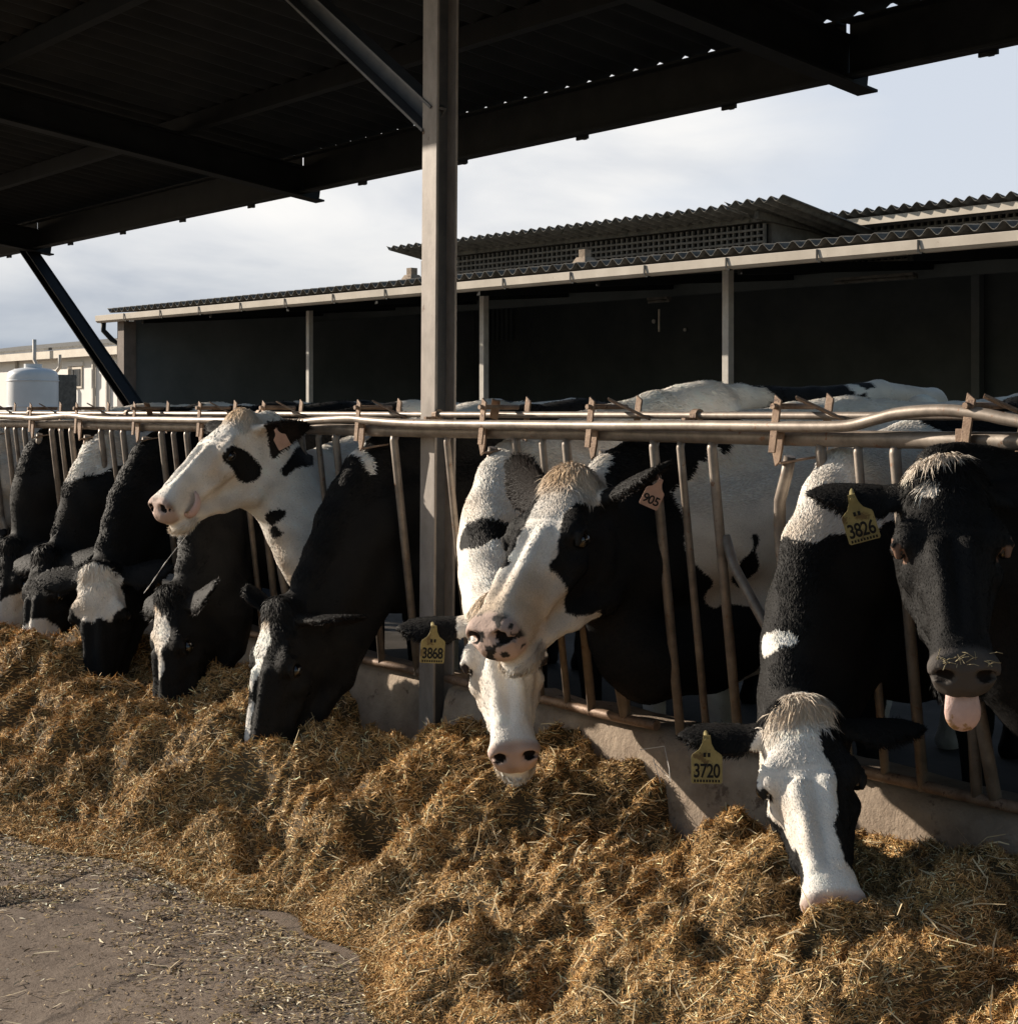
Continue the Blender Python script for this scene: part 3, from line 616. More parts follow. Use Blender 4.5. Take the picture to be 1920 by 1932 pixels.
        ts = (np.exp(-((h[:, 0] - .24) / .06) ** 2 - ((np.abs(h[:, 1]) - .075) / .022) ** 2) + np.exp(-((h[:, 0] - .42) / .05) ** 2 - ((h[:, 2] + .125) / .02) ** 2))[:, None] * .5; col = np.where(wh[:, None], col * (1 - ts * np.array([.35, .48, .6])), col)
        col = np.where(wh[:, None], col * (1 - pl[:, None] * np.array([.22, .38, .55]) * s.tuftw), col)
        dirt = np.clip((.75 - b[:, 2]) * 2, 0, 1)[:, None] * isb[:, None]; col = col * (1 - .5 * dirt)
        # muzzle skin
        mz = np.clip((h[:, 0] - (.462 if s.nose in ('pink2', 'pink') else .447) + .10 * np.maximum(0, -.075 - h[:, 2]) * 4 * 0) / .02, 0, 1) * (h[:, 2] > -.122) * (np.abs(h[:, 1]) < .085) * (h[:, 2] < .0)
        mz = mz * np.clip((h[:, 2] + .125) / .012, 0, 1)
        sk = GRY if s.nose == 'dark' else PNK; mzc = np.tile(sk, (len(P), 1)) * (1 + .25 * nz)
        if s.nose == 'spot':
            sp = warp(P, 110, sd + 20, .6, 2); mzc[sp > .22] = [.03, .027, .026]
        if s.nose == 'pink2': sp = warp(P, 60, sd + 20, .6, 1); mzc[sp > .45] *= .55
        col = col * (1 - mz[:, None]) + mzc * mz[:, None]
        av = np.stack([h[:, 0], np.abs(h[:, 1]), h[:, 2]], 1)
        er = np.sqrt((((av - [.172, .096, -.047]) / [.034, .032, .027]) ** 2).sum(1)); m = er < 1.0; col[m] = col[m] * .0 + (BLK * 1.6 if not hasattr(s, 'eyerim') else np.array(s.eyerim))
        ns = np.sqrt(((av - [.492, .037, -.054]) ** 2).sum(1)); m = ns < .019; col[m] = [.012, .009, .008]
        for E in s.E:    # inner ear lighter
            b0, e, sx, n = ear_frame(E); p = h - b0; a = p @ e
            if N is not None:
                nl = N @ s.A.T; m = (ear > 0) & ((nl @ n) > .3) & (a > .03) & (a < .15); col[m] = col[m] * .5 + np.array([.034, .026, .023]) * .5
        return np.clip(col, .006, .85), dict(h=h, b=b, T=T, nD=nD, Tg=Tg, Up=Up, ish=ish, isb=isb, isn=isn, ear=ear, wh=wh, mz=mz, er=er)
    def build(s):
        root = empty('cow', tuple(s.bo), s.label, 'cow', 'dairy cows eating through the feeding rail'); s.root = root
        res = s.res; pts = np.concatenate([np.stack([s.hw(p) for p in [(-.12, .3, -.3), (-.12, -.3, .12), (.56, .3, -.3), (.56, -.3, .12), (.56, .3, .12), (-.12, -.3, -.3)]]), s.dp, s.vp])
        lo = pts.min(0); hi = pts.max(0); bb = np.array([s.bw((a, c, z)) for a in (-1.75, .35) for c in (-.40, .40) for z in (0, 1.5)])
        x0, x1 = min(lo[0], bb[:, 0].min()) - .03, max(hi[0], bb[:, 0].max()) + .03; z0, z1 = min(lo[2], .0) , max(hi[2], s.floor + s.wz) + .09; y0 = lo[1] - .03; ym = max(s.wy - .45, s.dp[5][1]); y1 = bb[:, 1].max() + .03
        xs = np.arange(x0, x1, res); zs = np.arange(z0, z1, res); ya = np.arange(y0, ym, res); k = 30; yt = ym + np.cumsum(np.linspace(res, .022, k)); yb = np.arange(yt[-1] + .022, y1 + .03, .022); ys = np.concatenate([ya, yt, yb])
        V = sparse_eval(s.sdf, xs, ys, zs); Vt, Fq = surfnet(xs, ys, zs, V)
        # normals from faces
        fn = np.cross(Vt[Fq[:, 2]] - Vt[Fq[:, 0]], Vt[Fq[:, 3]] - Vt[Fq[:, 1]]); ar = np.linalg.norm(fn, axis=1) / 2
        vn = np.zeros_like(Vt); 
        for i in range(4): np.add.at(vn, Fq[:, i], fn)
        vn /= np.linalg.norm(vn, axis=1)[:, None] + 1e-12
        col, _ = s.coat(Vt, vn); o = np_mesh('body', Vt, Fq, M['coat'], root, col, True); o.matrix_parent_inverse = root.matrix_basis.inverted()
        # fur
        fc = Vt[Fq].mean(1); tocam = CAM - fc; dist = np.linalg.norm(tocam, axis=1); 
        hl = s.hl(fc.astype(np.float32)); ish = (hl[:, 0] > -.1) & (np.sqrt(((hl - [.22, 0, -.1]) ** 2).sum(1)) < .46)
        dens = np.where(fc[:, 1] < s.wy - .1, 8.5e4, 1.3e4) * s.fur
        dens = dens * np.clip((s.eye[2] and 4.8 / s.eye[2]) ** 2, .25, 1.5)
        face = ((fn / (2 * ar[:, None] + 1e-12) * tocam / dist[:, None]).sum(1) > -.45)
        dens = dens * np.where(face, 1, .15) * np.where(fc[:, 2] < .3, .3, 1)
        pw = ar * dens; ntot = int(pw.sum()); r = np.random.default_rng(s.seed + 100); fi = r.choice(len(Fq), ntot, p=pw / pw.sum()); a, b = r.random((2, ntot))
        Q = Vt[Fq[fi]]; P = ((1 - a) * (1 - b))[:, None] * Q[:, 0] + (a * (1 - b))[:, None] * Q[:, 1] + (a * b)[:, None] * Q[:, 2] + ((1 - a) * b)[:, None] * Q[:, 3]
        N = vn[Fq[fi, 0]]; c, g = s.coat(P, N); h = g['h']
        L = np.full(ntot, .010); lift = np.full(ntot, .06); 
        fl = np.where(h[:, :1] > .16, s.m + 0 * P, -s.m * .2 - s.w * .5 + 0 * P)
        fl = np.where(g['ish'][:, None], fl, g['Tg'] * .8 - UP * .35); fl = np.where(g['isb'][:, None], -s.f * .9 - UP * .5 + 0 * P, fl)
        L[g['isb']] = .014; L[g['isn']] = .009; lift[g['isn']] = .04
        cr = g['isn'] & (g['nD'] > .10 ) ; L[cr] = s.crest * .5 + .008; lift[cr] = .18
        L[(g['isn']) & (g['nD'] > .2)] *= 1.0
        pb = g['isb'] & (g['b'][:, 2] > s.wz - .03) & (g['b'][:, 0] > -.5); L[pb] = .018; lift[pb] = .3
        pol = (np.abs(h[:, 0]) < .055) & (np.abs(h[:, 1]) < .075) & (h[:, 2] > -.05) & (h[:, 0] > -.075)
        side = np.sign(h[:, 1] + .0001); L[pol] = s.tuft * (.5 + .7 * r.random(pol.sum())); fl[pol] = (s.m * .75 + s.w * .0)[None] + (s.v[None] * (h[pol, 1] / .06)[:, None]) * .9 - UP * .25; lift[pol] = .20
        wr = (h[:, 0] > .05) & (h[:, 0] < .15) & (np.abs(h[:, 1]) < .07) & (h[:, 2] > -.03); fl[wr] = s.m * .8 + s.v[None] * (h[wr, 1] / .08)[:, None]; L[wr] = .014
        er = g['ear'] > 0; fe = np.zeros((ntot, 3))
        for E, sg in zip(s.E, (1, -1)):
            b0, e, sx, n = ear_frame(E); mm = er & (side == sg); fe[mm] = (e * .8) @ s.A; bb_ = (h[mm] - b0) @ sx; fe[mm] += (bb_ / .04)[:, None] * (sx @ s.A) * .8
            edge = np.zeros(ntot, bool); edge[np.nonzero(mm)[0][np.abs(bb_) > .028]] = True; L[edge] = .020; 
        fl[er] = fe[er]; L[er] = np.maximum(L[er], .008)
        ch = (h[:, 0] > .40) & (h[:, 2] < -.14) & g['ish']; L[ch] = .02; lift[ch] = .6
        k = (g['mz'] < .3) & (g['er'] > 1.15); 
        nh = (h[:, 0] > .3) & g['ish'] & (~ch); L[nh] = .007
        P, N, c, L, lift, fl = P[k], N[k], c[k], L[k], lift[k], fl[k]; n = len(P)
        L = L * (.6 + .8 * r.random(n)); t = fl - N * (fl * N).sum(1)[:, None]; t /= np.linalg.norm(t, axis=1)[:, None] + 1e-9
        cl = np.stack([warp(P, 38, s.seed + 70 + i, .5) for i in range(3)], 1); t = t + cl * np.where(L > .024, .35, .16)[:, None] + r.normal(size=(n, 3)) * np.where(L > .024, .34, .16)[:, None]; t = t - N * (t * N).sum(1)[:, None]; t /= np.linalg.norm(t, axis=1)[:, None] + 1e-9
        d = t + N * lift[:, None] * (.6 + .8 * r.random(n))[:, None]; d /= np.linalg.norm(d, axis=1)[:, None]
        sx = np.cross(N, d); sx /= np.linalg.norm(sx, axis=1)[:, None] + 1e-9; w = (.0008 + .0010 * r.random(n)) * (s.eye[2] / 4.6); w = w * np.where(L > .03, 1.1, 1)
        sx = sx + N * r.normal(size=(n, 1)) * .35
        g0 = P - N * .001; mid = P + d * (L * .55)[:, None]; tip = P + d * L[:, None] - N * (L * .12)[:, None] - UP * (L * .10)[:, None]
        VV = np.empty((n * 5, 3)); VV[0::5] = g0 - sx * w[:, None]; VV[1::5] = g0 + sx * w[:, None]; VV[2::5] = mid + sx * (w * .7)[:, None]; VV[3::5] = mid - sx * (w * .7)[:, None]; VV[4::5] = tip
        ii = np.arange(n)[:, None] * 5; FF = np.concatenate([ii + [0, 1, 2], ii + [0, 2, 3], ii + [3, 2, 4]]).astype(np.int32)
        cj = np.clip(c * (1 + np.where(c.mean(1) > .25, .11, .20)[:, None] * r.normal(size=(n, 1))) , .005, .85); C5 = np.repeat(cj, 5, 0)
        f = np_mesh('hair', VV, FF, M['fur'], root, C5, False); f.matrix_parent_inverse = root.matrix_basis.inverted()
        # eyes
        for sg in (1, -1):
            e = MB(); n1, n2 = 16, 10; cc = np.array([.172, sg * .092, -.047]); vs = []
            for j in range(n2 + 1):
                for i in range(n1):
                    ph = math.pi * j / n2; q = 2 * math.pi * i / n1; vs.append(s.hw(cc + np.array([.0235 * math.sin(ph) * math.cos(q), .0200 * math.cos(ph), .0185 * math.sin(ph) * math.sin(q)])))
            e.add(vs, [(j * n1 + i, j * n1 + (i + 1) % n1, (j + 1) * n1 + (i + 1) % n1, (j + 1) * n1 + i) for j in range(n2) for i in range(n1)]); e.build('eye', M['eye'], root, True)
        return root
    def ear_tag(s, which, text, at_=.10, mat='tag', W=.072, tilt=0, off=.010, hang=None, side=1, blank=False):
        E = s.E[which]; b0, e, sx, n = ear_frame(E); p = s.hw(b0 + e * at_ + n * off * 1.0)
        nn = nrm(side * n @ s.A); nn = nrm(nn * .25 + nrm(CAM - p) * .9) if hang is None else nrm(hang)
        dn = -UP + RT * tilt; dn = nrm(dn - nn * (dn @ nn)); rx_ = np.cross(nn, dn); k = W / .072; p = p + nn * .080 - dn * .030
        poly = [(-.008, .012), (.008, .012), (.011, -.008), (.018, -.022), (.034, -.034), (.036, -.04), (.036, -.098), (.033, -.102), (-.033, -.102), (-.036, -.098), (-.036, -.04), (-.034, -.034), (-.018, -.022), (-.011, -.008)]
        mb = MB(); X, Y = rx_ * k, -dn * k; mb.prism(poly, p, X, Y, nn, .0022); T = mb.build('ear_tag', M[mat], s.root)
        st = MB(); st.tube([p - nn * .075, p + nn * .006], .006 * k, 12); st.build('stud', M[mat], T)
        if not blank: self_text(text, p + Y * (-.087) + nn * .0034, X, Y, nn, .046, T); 
        if mat == 'tag':
            lt = MB(); r = random.Random(len(text) + s.seed)
            for j in range(9): lt.box(p + X * (-.028 + j * .007) + Y * (-.0955) + nn * .0036, (.004 * k, .006 * k, .0006), np.stack([rx_, -dn, nn]))
            lt.build('small_print', M['ink'], T)
            l2 = MB()
            for j in range(2): l2.box(p + X * (-.005 + j * .010) + Y * (-.034) + nn * .0036, (.006 * k, .010 * k, .0006), np.stack([rx_, -dn, nn]))
            l2.build('small_print', M['ink'], T)
        return T
def self_text(text, o, X, Y, nn, size, parent):
    cu = bpy.data.curves.new('number', 'FONT'); cu.body = text; cu.align_x = 'CENTER'; cu.size = size; cu.offset = .0009; cu.space_character = .92
    ob = bpy.data.objects.new('tmp', cu); COL.objects.link(ob); dg = bpy.context.evaluated_depsgraph_get(); me = bpy.data.meshes.new_from_object(ob.evaluated_get(dg)); bpy.data.objects.remove(ob)
    me.materials.clear(); me.materials.append(M['ink']); t = bpy.data.objects.new('number', me); COL.objects.link(t)
    wx = .062 / max(v.co.x for v in me.vertices) / 2 if len(text) > 3 else 1.0
    Mx = Matrix(((X[0] * wx, Y[0], nn[0], o[0]), (X[1] * wx, Y[1], nn[1], o[1]), (X[2] * wx, Y[2], nn[2], o[2]), (0, 0, 0, 1))); me.transform(Mx)
    t.parent = parent; t.matrix_parent_inverse = parent.matrix_world.inverted() if parent.parent is None else Matrix.Identity(4)
COWS = {}
W1, B1 = 1, 0
def cow(key, **k): COWS[key] = Cow(**k)
cow('H', label='cow in the middle with broad white blaze, speckled pink nose and salmon ear tag', eye=(1036, 1030, 4.50), S=1.15, m=(-.45, -.63, .62), w=(-.50, .72, .46), jowl=1.1, mouth=0, wx=-3.50, wy=4.05, wp=(-3.54, 3.27, 1.28), vpt=(-3.50, 3.26, .72), seed=2, fur=1.0, res=.0065, nose='spot', tuft=.034,
    blobs=[('b', (-1.0, 0, 1.0), (1.72, .6, .74), 1), ('h', (.10, 0, .0), (.30, .062, .08), 1), ('h', (.0, .0, .0), (.12, .085, .10), 1), ('h', (.42, 0, -.08), (.16, .2, .14), 1), ('h', (.33, 0, -.19), (.13, .2, .085), 1), ('h', (.3, 0, 0), (.15, .05, .05), 1)],
    ears=dict(L=dict(dir=(-.32, 1, .10), face=(.45, 0, -.9), len=.18), R=dict(dir=(-.55, -1, .55), face=(.9, .3, .2), len=.17)))
cow('G', label='cow with all white face and yellow 3868 tag, muzzle down beside the post', eye=(952, 1255, 4.66), S=1.0, vpt=(-4.10, 3.27, .92), m=(.09, -.70, .70), w=(-.06, .70, .70), wx=-4.12, wy=4.0, wz=1.42, seed=3, fur=1.0, res=.0065, nose='pink', tuft=.03, base=1, crest=.022, eyerim=(.03, .022, .02),
    blobs=[('b', (-.62, 0, 1.3), (.36, .5, .38), 0), ('n', (.36, .17), (.045, .09), 0), ('n', (.52, .02), (.04, .06), 0)], ears=dict(L=dict(dir=(0, 1, -.2)), R=dict(dir=(-.02, -1, -.10), face=(.30, 0, -.95), len=.185)))
cow('I', label='cow with fair forelock, white face stripe and 3720 tag, nose buried in the feed', eye=(1530, 1488, 3.66), S=.97, m=(.03, -.70, .71), w=(-.14, .70, .70), wx=-2.72, wy=4.0, seed=4, fur=1.0, res=.006, nose='pink', tuft=.036, tuftw=.8,
    crest=.014, blobs=[('b', (-.9, 0, 1.1), (.8, .5, .6), 1), ('n', (.60, .24), (.22, .12), 1), ('n', (.28, .19), (.05, .07), 1), ('h', (.06, 0, .0), (.16, .095, .09), 1), ('h', (.2, .02, .02), (.14, .085, .08), 1), ('h', (.40, 0, .0), (.25, .046, .08), 1), ('h', (.5, 0, -.05), (.075, .08, .09), 1)],
    ears=dict(L=dict(dir=(.05, 1, -.35)), R=dict(dir=(.0, -1, -.02), face=(.35, 0, -.9), len=.175)))
cow('J', label='black faced cow with white poll hair, 3826 tag and tongue hanging out', eye=(1793, 1043, 3.42), S=.98, mouth=1, m=(-.09, -.75, .65), w=(-.14, .64, .75), wx=-2.10, wy=4.0, wp=(-2.13, 3.27, 1.28), vpt=(-2.10, 3.28, .78), seed=5, fur=1.0, res=.006, eyerim=(.20, .12, .085), nose='dark', tuft=.034, tuftw=.5,
    blobs=[('h', (-.005, 0, .02), (.045, .085, .10), 1), ('h', (.105, .008, .02), (.03, .016, .05), 1), ('b', (-1.1, 0, 1.0), (.8, .5, .5), 1)], ears=dict(R=dict(dir=(.06, -1, -.06), face=(.35, 0, -.9), len=.18, wid=1.1), L=dict(dir=(.0, 1, -.2))))
cow('E', label='white faced cow with black eye patch, head held up, licking its nose', eye=(410, 864, 6.0), S=.97, jowl=1.2, m=(-.60, -.60, .53), w=(-.46, .79, .40), wx=-5.55, wy=4.1, wp=(-5.47, 3.27, 1.20), vpt=(-5.32, 3.27, .82), seed=6, res=.0075, nose='pink2', tuft=.028, base=1,
    eyerim=(.015, .012, .01), blobs=[('h', (.160, .12, -.095), (.072, .08, .105), 0), ('n', (.24, -.01), (.05, .045), 0), ('n', (.42, -.16), (.05, .05), 0)],
    ears=dict(L=dict(dir=(-.70, .75, -.45), face=(.5, .6, -.55), len=.19), R=dict(dir=(-.25, -1, -.05))))
cow('F', label='black cow with white blaze bending steeply into the feed left of the post', eye=(530, 1262, 5.55), m=(-.20, -.92, .22), w=(-.78, .0, .62), wx=-4.93, wy=4.1, seed=7, res=.0075, tuft=.03, crest=.02,
    blobs=[('h', (.17, -.015, .02), (.13, .060, .07), 1), ('h', (.33, -.01, .0), (.16, .026, .05), 1), ('n', (.66, .27), (.035, .06), 1)], ears=dict(L=dict(dir=(-.1, 1, -.45), face=(.9, 0, -.2)), R=dict(dir=(-.5, -1, .25), face=(.9, .2, 0), len=.16)))
cow('D', label='black cow with a pale blaze, head down directly below the licking cow', eye=(335, 1222, 6.3), m=(-.06, -.96, .2), w=(-.80, .05, .6), wx=-6.14, wy=4.1, seed=8, tuft=.03, blobs=[('h', (.11, -.02, .02), (.09, .06, .07), 1), ('h', (.22, -.03, .0), (.10, .022, .05), 1), ('b', (-.9, 0, 1.1), (.9, .5, .6), 1)], ears=dict(L=dict(dir=(-.15, 1, .0))))
cow('C', label='black cow with fluffy grey white forehead, feeding between two dark cows at the left', eye=(193, 1165, 6.95), m=(.02, -.96, .25), w=(-.30, .25, .92), wx=-6.76, wy=4.1, seed=9, tuft=.03, tuftw=.2, blobs=[('h', (.07, 0, .02), (.12, .10, .08), 1), ('b', (-.7, 0, 1.1), (.45, .5, .6), 1)], ears={})
cow('B', label='dark cow with a sunlit fawn white neck crest, feeding near the left edge', eye=(88, 1128, 7.6), m=(-.12, -.93, .3), w=(-.66, .12, .74), wx=-7.33, wy=4.1, seed=10, tuft=.03, crest=.035, blobs=[('n', (.62, .24), (.26, .12), 1), ('h', (.42, 0, -.08), (.14, .2, .1), 1), ('b', (-.9, 0, 1.2), (.7, .5, .4), 1)], ears={})
cow('A', label='dark cow feeding at the left edge, its brown black neck crest lit from the side', eye=(22, 1105, 8.2), m=(-.10, -.95, .25), w=(-.60, .12, .78), wx=-8.08, wy=4.1, seed=11, tuft=.03, blobs=[('h', (.4, 0, -.05), (.2, .2, .06), 1), ('b', (-.5, 0, 1.2), (.6, .5, .5), 1)], ears={})
cow('Z', label='pale necked cow cut off by the left edge of the view', eye=(-75, 1075, 8.9), m=(-.10, -.95, .25), w=(-.55, .12, .80), wx=-8.85, wy=4.1, seed=12, base=1, tuft=.03, blobs=[('h', (.2, 0, -.05), (.14, .2, .2), 0), ('b', (-.9, 0, 1.0), (.3, .5, .5), 0)], ears={})

ONLY = None
for k, c in COWS.items():
    if ONLY is None or k in ONLY: c.build()
def built(k): return hasattr(COWS[k], 'root')
if built('G'): COWS['G'].ear_tag(1, '3868', .105, tilt=-.05)
if built('I'): COWS['I'].ear_tag(1, '3720', .125, tilt=.0)
if built('J'): COWS['J'].ear_tag(1, '3826', .095, tilt=.30, W=.07)
if built('H'): COWS['H'].ear_tag(0, '905', .12, mat='pinktag', W=.055, tilt=-.45)
if built('E'): COWS['E'].ear_tag(0, '', .085, mat='pinktag', W=.05, tilt=.5, blank=True)
# tongues
def tongue(c, pts, rs, name='tongue', flat=.45, axis=None):
    mb = MB(); P = [np.array(p, float) for p in pts]; n = 18; k = 0; vs = []
    for i, p in enumerate(P):
        t = nrm(P[min(i + 1, len(P) - 1)] - P[max(i - 1, 0)]); a = np.array(axis, float); a = nrm(a - t * (a @ t)); b = np.cross(t, a)
        for j in range(n):
            q = 2 * math.pi * j / n; vs.append(c.hw(p + rs[i] * (math.cos(q) * a + flat * math.sin(q) * b)))
    m = len(P); mb.add(vs, [(i * n + j, i * n + (j + 1) % n, (i + 1) * n + (j + 1) % n, (i + 1) * n + j) for i in range(m - 1) for j in range(n)] + [tuple(range(n))[::-1], tuple((m - 1) * n + j for j in range(n))])
    return mb.build(name, M['tongue'], c.root, True)
if built('J'):
    tongue(COWS['J'], [(.43, 0, -.118), (.475, 0, -.120), (.500, 0, -.124), (.516, 0, -.131), (.528, 0, -.140), (.538, 0, -.150), (.546, 0, -.160), (.551, 0, -.167), (.553, 0, -.170)], [.025, .027, .029, .031, .032, .030, .024, .016, .005], axis=(0, 1, 0), flat=.42)
    fr = random.Random(3); mb = MB()
    for i in range(26):
        p = np.array([.468 + fr.random() * .03, -.05 + fr.random() * .11, -.016 - fr.random() * .012]); d = nrm([fr.gauss(0, .6), fr.gauss(0, 1), fr.random() * .5]); mb.tube([COWS['J'].hw(p), COWS['J'].hw(p + d * .012 + [0, 0, .004]), COWS['J'].hw(p + d * .022)], .0008, 4)
    mb.build('chaff_on_nose', mottled('pale_chaff', (.20, .16, .09), (.42, .36, .22), 60, .8, 0), COWS['J'].root)
if built('E'):
    tongue(COWS['E'], [(.42, .030, -.120), (.440, .050, -.122), (.425, .066, -.120), (.402, .073, -.112), (.382, .074, -.098), (.370, .070, -.080), (.366, .066, -.068)], [.014, .015, .015, .014, .012, .009, .003], axis=(.5, 0, 1), flat=.55)
    mb = MB(); a = COWS['E'].hw((.44, .02, -.175)); b = at(262, 1120, a[1] - .02); b[1] = a[1]; pts = [a + (b - a) * q + np.array([.004 * math.sin(q * 9), 0, 0]) for q in np.linspace(0, 1, 14)]
    mb.tube(pts, [.0007 + .0016 * (i in (7, 10, 12)) for i in range(14)], 6); mb.build('drool_strand', M['drool'], COWS['E'].root, True)

# ================================================================== FEED
def smooth(t): t = np.clip(t, 0, 1); return t * t * (3 - 2 * t)
def edge_y(x): return np.interp(x, [-14, -6, -5.2, -4.6, -4.0, -3.6, -3.1, -2.5, -1], [1.95, 1.88, 1.90, 2.12, 2.24, 2.22, 2.17, 2.08, 1.98]) + .20 * (vnoise(x * 1.9 + 9, x * 0, 31) - .5) + .12 * (vnoise(x * 5, x * 0 + 3, 32) - .5) - .02
DIPS = []
for k, c in COWS.items():
    p = c.hw((.50, 0, -.10)); DIPS.append((p[0], min(p[1], 3.1), c))
def pile_h(x, y):
    e = edge_y(x); s = (y - e) / .84; base = .362 * smooth(s) ** .85
    a = np.clip(s * 2.2, 0, 1)
    wx = x + .06 * (vnoise(x * 6, y * 6, 40) - .5); wy = y + .06 * (vnoise(x * 6 + 50, y * 6, 41) - .5)
    rg = lambda f, sd: 1 - np.abs(2 * vnoise(wx * f, wy * f * 1.1, sd) - 1)
    h = base + a * ((vnoise(wx * 1.6, wy * 2.2, 42) - .5) * .15 + (vnoise(wx * 3.1 + wy * 1.3, wy * 3.6 - wx * 1.1, 43) - .5) * .16 - .10 * smooth((vnoise(wx * 4.1 - wy * 1.7, wy * 4.6 + wx, 49) - .60) * 4) + (vnoise(wx * 8 + wy * 3, wy * 8 - wx * 2, 44) - .5) * .10 - .05 * smooth((vnoise(wx * 10, wy * 11, 50) - .62) * 5) + (vnoise(wx * 17, wy * 17, 45) - .5) * .06 + (vnoise(wx * 38, wy * 38, 46) - .5) * .036 + (vnoise(wx * 80, wy * 80, 47) - .5) * .009)
    for px_, py_, c in DIPS:
        d2 = ((x - px_) / .20) ** 2 + ((y - py_ - .06) / .16) ** 2; h = h - .055 * np.exp(-d2) * a + .03 * np.exp(-(((x - px_) / .3) ** 2 + ((y - py_ + .30) / .14) ** 2)) * a
    # hollow by the post and the eaten out bay right of it
    h = h - .05 * smooth((y - 2.93) / .2)
    h = h - .10 * np.exp(-(((x + 4.85) / .38) ** 2 + ((y - 3.12) / .22) ** 2)) - .07 * np.exp(-(((x + 3.35) / .55) ** 2 + ((y - 2.93) / .10) ** 2))
    h = h + .03 * np.exp(-(((x + 4.2) / .2) ** 2 + ((y - 3.2) / .14) ** 2)) - .10 * np.exp(-(((x + 1.95) / .16) ** 2 + ((y - 2.35) / .5) ** 2))
    h = h - .07 * np.exp(-(((x + 5.55) / .22) ** 2 + ((y - 2.35) / .13) ** 2))
    return np.where(s > 0, np.maximum(h, 0), 0) * smooth(s * 6) - .004 * (s <= 0)
gx = np.arange(-13.5, -.5, .0125); gy = np.arange(1.72, 3.262, .0125); GX, GY = np.meshgrid(gx, gy, indexing='ij'); GZ = pile_h(GX.ravel(), GY.ravel())
PV = np.stack([GX.ravel(), GY.ravel(), GZ], 1); nx_, ny_ = len(gx), len(gy)
i, j = np.meshgrid(np.arange(nx_ - 1), np.arange(ny_ - 1), indexing='ij'); a = (i * ny_ + j).ravel(); q4 = np.stack([a, a + ny_, a + ny_ + 1, a + 1], 1)
keep = GZ[q4].max(1) > 0; q4 = q4[keep]; PF = np.concatenate([q4[:, [0, 1, 2]], q4[:, [0, 2, 3]]])
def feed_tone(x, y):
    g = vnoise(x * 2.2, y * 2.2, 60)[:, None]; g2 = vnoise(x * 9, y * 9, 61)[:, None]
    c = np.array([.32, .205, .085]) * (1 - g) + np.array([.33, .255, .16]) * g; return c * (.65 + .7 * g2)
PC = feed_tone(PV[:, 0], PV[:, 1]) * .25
def bits(x, y, z, n_, L, w, lift, col, rs, bend=.25):
    n = len(x); P = np.stack([x, y, z], 1); ph = rs.random(n) * 6.283; d = np.stack([np.cos(ph), np.sin(ph), np.zeros(n)], 1)
    d = d - n_ * (d * n_).sum(1)[:, None]; d /= np.linalg.norm(d, axis=1)[:, None]; sx = np.cross(n_, d)
    d = d + n_ * lift[:, None]; d /= np.linalg.norm(d, axis=1)[:, None]; sx = sx + n_ * rs.normal(size=(n, 1)) * .5; sx /= np.linalg.norm(sx, axis=1)[:, None]
    a = P - d * (L * .35)[:, None]; b = P + d * (L * .65)[:, None] - n_ * (L * bend * rs.random(n))[:, None] ; m = P + d * (L * .15)[:, None] + sx * (L * .06 * rs.normal(size=n))[:, None]
    W = w[:, None]; V = np.empty((n * 6, 3)); V[0::6] = a - sx * W * .6; V[1::6] = a + sx * W * .6; V[2::6] = m + sx * W; V[3::6] = m - sx * W; V[4::6] = b + sx * W * .5; V[5::6] = b - sx * W * .5
    ii = np.arange(n)[:, None] * 6; Fc = np.concatenate([ii + [0, 1, 2], ii + [0, 2, 3], ii + [3, 2, 4], ii + [3, 4, 5]]); return V, Fc, np.repeat(col, 6, 0)
PAL = np.array([[.33, .235, .115], [.23, .158, .076], [.12, .083, .045], [.46, .37, .235], [.74, .66, .50], [.20, .18, .085]]); PW = [.30, .23, .20, .165, .065, .04]
def pick(n, rs, tone=None):
    c = PAL[rs.choice(6, n, p=PW)] * 1.30 * (.75 + .5 * rs.random((n, 1)))
    if tone is not None: c = c * (.55 + .45 * tone / tone.mean())
    return c
def surf_n(x, y, f, e=.012):
    hx = (f(x + e, y) - f(x - e, y)) / (2 * e); hy = (f(x, y + e) - f(x, y - e)) / (2 * e); n = np.stack([-hx, -hy, np.ones(len(x))], 1); return n / np.linalg.norm(n, axis=1)[:, None]
rs = np.random.default_rng(77); N0 = 2600000
x = -13.4 + 12.8 * rs.random(N0); y = 1.75 + 1.5 * rs.random(N0)
t = (-(x) * math.sin(TH) + y * math.cos(TH)); acc = rs.random(N0) < np.clip(3.3 / t, 0, 1) ** 1.9 * .98 * (t > 0)
x, y, t = x[acc], y[acc], t[acc]; s = (y - edge_y(x)); k = s > .01; x, y, t = x[k], y[k], t[k]
z = pile_h(x, y); n_ = surf_n(x, y, pile_h); sz = np.clip(t / 4.2, .85, 2.2); n = len(x); 
L = (.010 + .032 * rs.random(n) ** 2.0) * sz; w = (.0005 + .0009 * rs.random(n)) * sz; lift = np.abs(rs.normal(size=n)) * .55
V1, F1, C1 = bits(x, y, z + .003, n_, L, w, lift, pick(n, rs, feed_tone(x, y)), rs)
k = rs.random(n) < .004; m = k.sum()
V2, F2, C2 = bits(x[k], y[k], z[k] + .010, n_[k], .04 + .09 * rs.random(m) ** 2, .0011 + .0010 * rs.random(m), rs.random(m) * .35, np.array([.62, .50, .31]) * (.6 + .6 * rs.random((m, 1))), rs, .1)
allV = [PV, V1, V2]; allF = [PF, F1 + len(PV), F2 + len(PV) + len(V1)]; allC = [PC, C1, C2]
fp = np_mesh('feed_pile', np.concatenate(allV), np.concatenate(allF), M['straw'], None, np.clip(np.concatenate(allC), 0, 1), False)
tag(fp, 'long heap of golden brown chopped silage along the curb', 'feed', kind='stuff')
